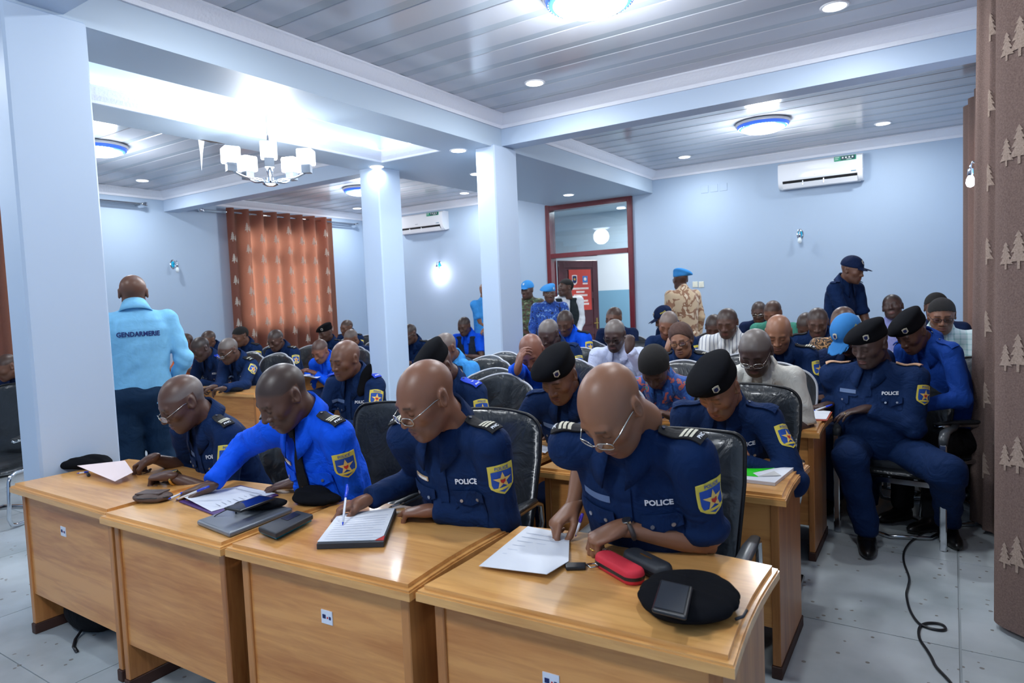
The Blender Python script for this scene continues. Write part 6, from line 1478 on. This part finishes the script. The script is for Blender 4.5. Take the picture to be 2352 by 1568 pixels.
# -- second row
q = [(1690, 1098), (1780, 1108), (1832, 1066), (1700, 1066)]
e, o, c = put('booklet', q, ZD, .014, PAPER, 'thick booklet with bright green cover on the second row desk', 'booklet', 'page_block')
e2, V, Fc, c2 = slab('x', [(1690, 1090), (1742, 1094), (1728, 1085), (1824, 1064), (1700, 1063)], ZD+.0145, .0012, GREENP, '', '', None, e); link('green_cover', mesh('green_cover', V, Fc, GREENP), e)
e2, V, Fc, c2 = slab('x', [(1742, 1093), (1778, 1081), (1794, 1091)], ZD+.016, .002, LIME, '', '', None, e, dz=[0, .012, 0]); link('curled_page', mesh('curled_page', V, Fc, LIME), e)
q = [(1232, 1034), (1252, 1040), (1268, 1028), (1246, 1022)]; e, o, c = put('paper_sheet', q, ZD, .0015, PAPER, 'small sheet before the beret officer of the second row', 'paper')
q = [(1272, 1040), (1300, 1046), (1303, 1028), (1280, 1024)]; e, o, c = put('mobile_phone', q, ZD, .014, DARKP, 'black phone on the second row desk', 'phone', 'phone_body', bevel=.003); e2, V, Fc, c2 = slab('x', [(1276, 1038), (1298, 1043), (1300, 1030), (1283, 1027)], ZD+.0145, .0006, SCREEN, '', '', None, e); link('screen', mesh('screen', V, Fc, SCREEN), e)
# -- third row, aisle end
q = [(1812, 946), (1820, 960), (1898, 962), (1908, 944), (1850, 938)]; e, o, c = put('clipboard', [(1812, 948), (1818, 963), (1900, 965), (1912, 945)], ZD, .004, mat('board_red_brown', (176, 76, 56)), 'red brown board under the heavy officer sheet', 'clipboard', 'board'); e, o, c = put('paper_sheet', q, ZD+.005, .0015, PAPER, 'white sheet under the heavy officer hands', 'paper')
q = [(1826, 974), (1862, 976), (1873, 960), (1838, 957)]; e, o, c = put('pocket_diary', q, ZD, .012, CASEK, 'grey pocket diary at the desk corner by the aisle', 'diary', 'cover', bevel=.002)
pen(atz(1868, 943, ZD+.02), atz(1912, 929, ZD+.06), 'blue pen in the heavy officer hand')
q = [(1168, 922), (1205, 927), (1222, 912), (1182, 903)]; e, o, c = put('pink_sheet', q, ZD, .002, PINK, 'pink sheet in front of the bald man in royal blue', 'paper')
p = atz(536, 899, ZT); soft('folded_beret', p, (.12, .06, .024), math.radians(15), 'black beret lying before the officer with spectacles', 'beret', h=.008)
q = [(694, 862), (728, 868), (746, 860), (716, 855)]; e, o, c = put('paper_sheet', q, ZD, .002, PAPER, 'white sheet under the pen at the desk across the aisle', 'paper')
for q, lb in (([(1765, 884), (1822, 888), (1836, 873), (1790, 870)], 'sheet on the desk in front of the gold-barred officer'), ([(1828, 886), (1880, 892), (1895, 880), (1846, 876)], 'folded sheet by the chrome chair arm near the heavy officer')): put('paper_sheet', q, ZD, .002, PAPER, lb, 'paper')
p = atz(1911, 856, ZT); e = empty('paper_cup', p, 0, 'white paper cup beside the batik shirt man', 'cup'); MB().lathe([(.001, .0), (.03, 0), (.036, .09), (.033, .09), (.028, .006), (.001, .006)], 18).obj('cup_body', PAPER, e, True); MB().lathe([(.033, .088), (.0375, .09), (.036, .094)], 18).obj('cup_rim', PAPER, e, True)
# -- beret tucked under the epaulette
r = CAST['p5']; S = r['SJ']['l']; cc = S+Vector((-.045, -.05, .045))
def tb(X, Y, Z):
    R = Matrix.Rotation(math.radians(28), 3, 'Y'); d = ell((X, Y, Z), tuple(cc), (.042, .017, .13), R); return d+.002*np.sin(50*Z)
V, Fq = snet(tb, tuple(cc-Vector((.16, .09, .18))), tuple(cc+Vector((.16, .09, .18))), .007); o = apply_mesh('tucked_beret', V, Fq, BERM, r['e']); o['label'] = 'black beret tucked under the blue shoulder strap'
# -- sleeve and vest badges of the soldiers
def disc_on(key, side, t, rad, m, nm, out=None):
    r = CAST[key]; S = r['SJ'][side]; E = r['EL'][side]; s = 1 if side == 'l' else -1; ad = (E-S).normalized(); n_ = r['lat']*s+(r['fwd']*.2 if out is None else r['fwd']*out); n_ = (n_-ad*n_.dot(ad)).normalized(); u_ = (-ad).cross(n_); v_ = -ad
    V, Fc = r['PJ'].lay(poly2d([(rad*math.cos(2*PI*i/12), rad*math.sin(2*PI*i/12)) for i in range(12)], rad*.6), S.lerp(E, t), u_, v_, .004, back=.13, far=.2); return link(nm, mesh(nm, V, Fc, m), r['so'])
for kk, sd_, t_, rr_, m_, nm_ in (('s2', 'r', .35, .035, NAVYP, 'round_sleeve_badge'), ('s6', 'l', .3, .03, PRED, 'flag_badge'), ('s6', 'l', .55, .03, NAVYP, 'sleeve_badge')):
    if CAST[kk]['PJ'] is not None: disc_on(kk, sd_, t_, rr_, m_, nm_)
# -- poster on the door leaf
L = bpy.data.objects['door_leaf']; MWl = Matrix.Translation((DX0, YF, 0)) @ Matrix.Translation(L.location) @ L.rotation_euler.to_matrix().to_4x4()
e = empty('door_poster'); e.matrix_world = MWl @ Matrix.Translation((.45, -.024, 1.30)); tagk(e, 'red poster with two crests and white lines on the door', 'poster')
MB().box(-.24, .24, -.004, 0, 0, .72).obj('poster_sheet', PO, e)
def on(px, pz, pts, m, nm, dy=-.0055): return MB().prism(pts, dy, -.003, lambda u, v, d_: (px+u, d_, pz+v)).obj(nm, m, e)
cr = on(-.12, .54, [(x*.11, z*.14) for x, z in SHIELD], POT, 'crest'); on(-.12, .545, [(x*.085, z*.105) for x, z in SHIELD], NAVYP, 'crest_field', -.0065); on(-.12, .55, star2d(.03), YELP, 'crest_star', -.0075)
on(.11, .545, [(-.055, -.055), (.055, -.055), (.055, .06), (-.055, .06)], SKYP, 'blue_emblem'); on(.11, .55, [(.03*math.cos(2*PI*i/12), .03*math.sin(2*PI*i/12)) for i in range(12)], POT, 'emblem_ring', -.0065); on(.11, .47, [(-.055, -.012), (.055, -.012), (.055, .012), (-.055, .012)], POT, 'emblem_text')
for zz, hw in ((.385, .18), (.325, .09), (.265, .15), (.165, .16), (.11, .18)):
    x = -hw; b = MB()
    while x < hw:
        w_ = .016+.012*rnd.random(); b.prism([(x, -.017), (min(hw, x+w_), -.017), (min(hw, x+w_), .017), (x, .017)], -.0055, -.003, lambda u, v, d_: (u, d_, zz+v)); x += w_+.005
    b.obj('text_line', POT, e)['kind'] = 'stuff'
# -- backpack under the first desk
p = atz(185, 1452, 0); e, o = soft('backpack', Vector((p.x, p.y+.09, 0)), (.18, .13, .12), math.radians(10), 'black backpack lying on the floor under the first desk', 'backpack', BLK, part='bag_body', h=.012)
b = MB(); b.tube([(.02, -.10, .03), (.04, -.15, .008), (.1, -.2, .006), (.17, -.23, .006)], .008, 6, flat=.4); b.obj('strap', DARKP, e, True); MB().tube([(-.1, -.09, .12), (-.06, -.105, .14), (-.02, -.11, .15)], .004, 6).obj('reflective_piping', PLAS, e, True); MB().tube([(-.04, -.11, .17), (0, -.12, .2), (.04, -.11, .17)], .008, 6).obj('handle', DARKP, e, True)
# -- cable on the floor
pts = [atz(*q, .008) for q in [(2032, 1176), (2060, 1180), (2100, 1190), (2126, 1206), (2128, 1218), (2110, 1230), (2090, 1245), (2077, 1265), (2076, 1290), (2088, 1325), (2086, 1345), (2082, 1365), (2090, 1400), (2108, 1428), (2130, 1440), (2160, 1446), (2172, 1442), (2160, 1432), (2130, 1430), (2112, 1440), (2112, 1465), (2128, 1490), (2140, 1510), (2150, 1530), (2178, 1560), (2200, 1590)]]
sp = smooth_path([tuple(p.xy) for p in pts], 5); o = MB().tube([(x, y, .007) for x, y in sp], .006, 7).obj('extension_cable', DARKP, None, True); tagk(o, 'black cable snaking over the floor in the aisle', 'cable')
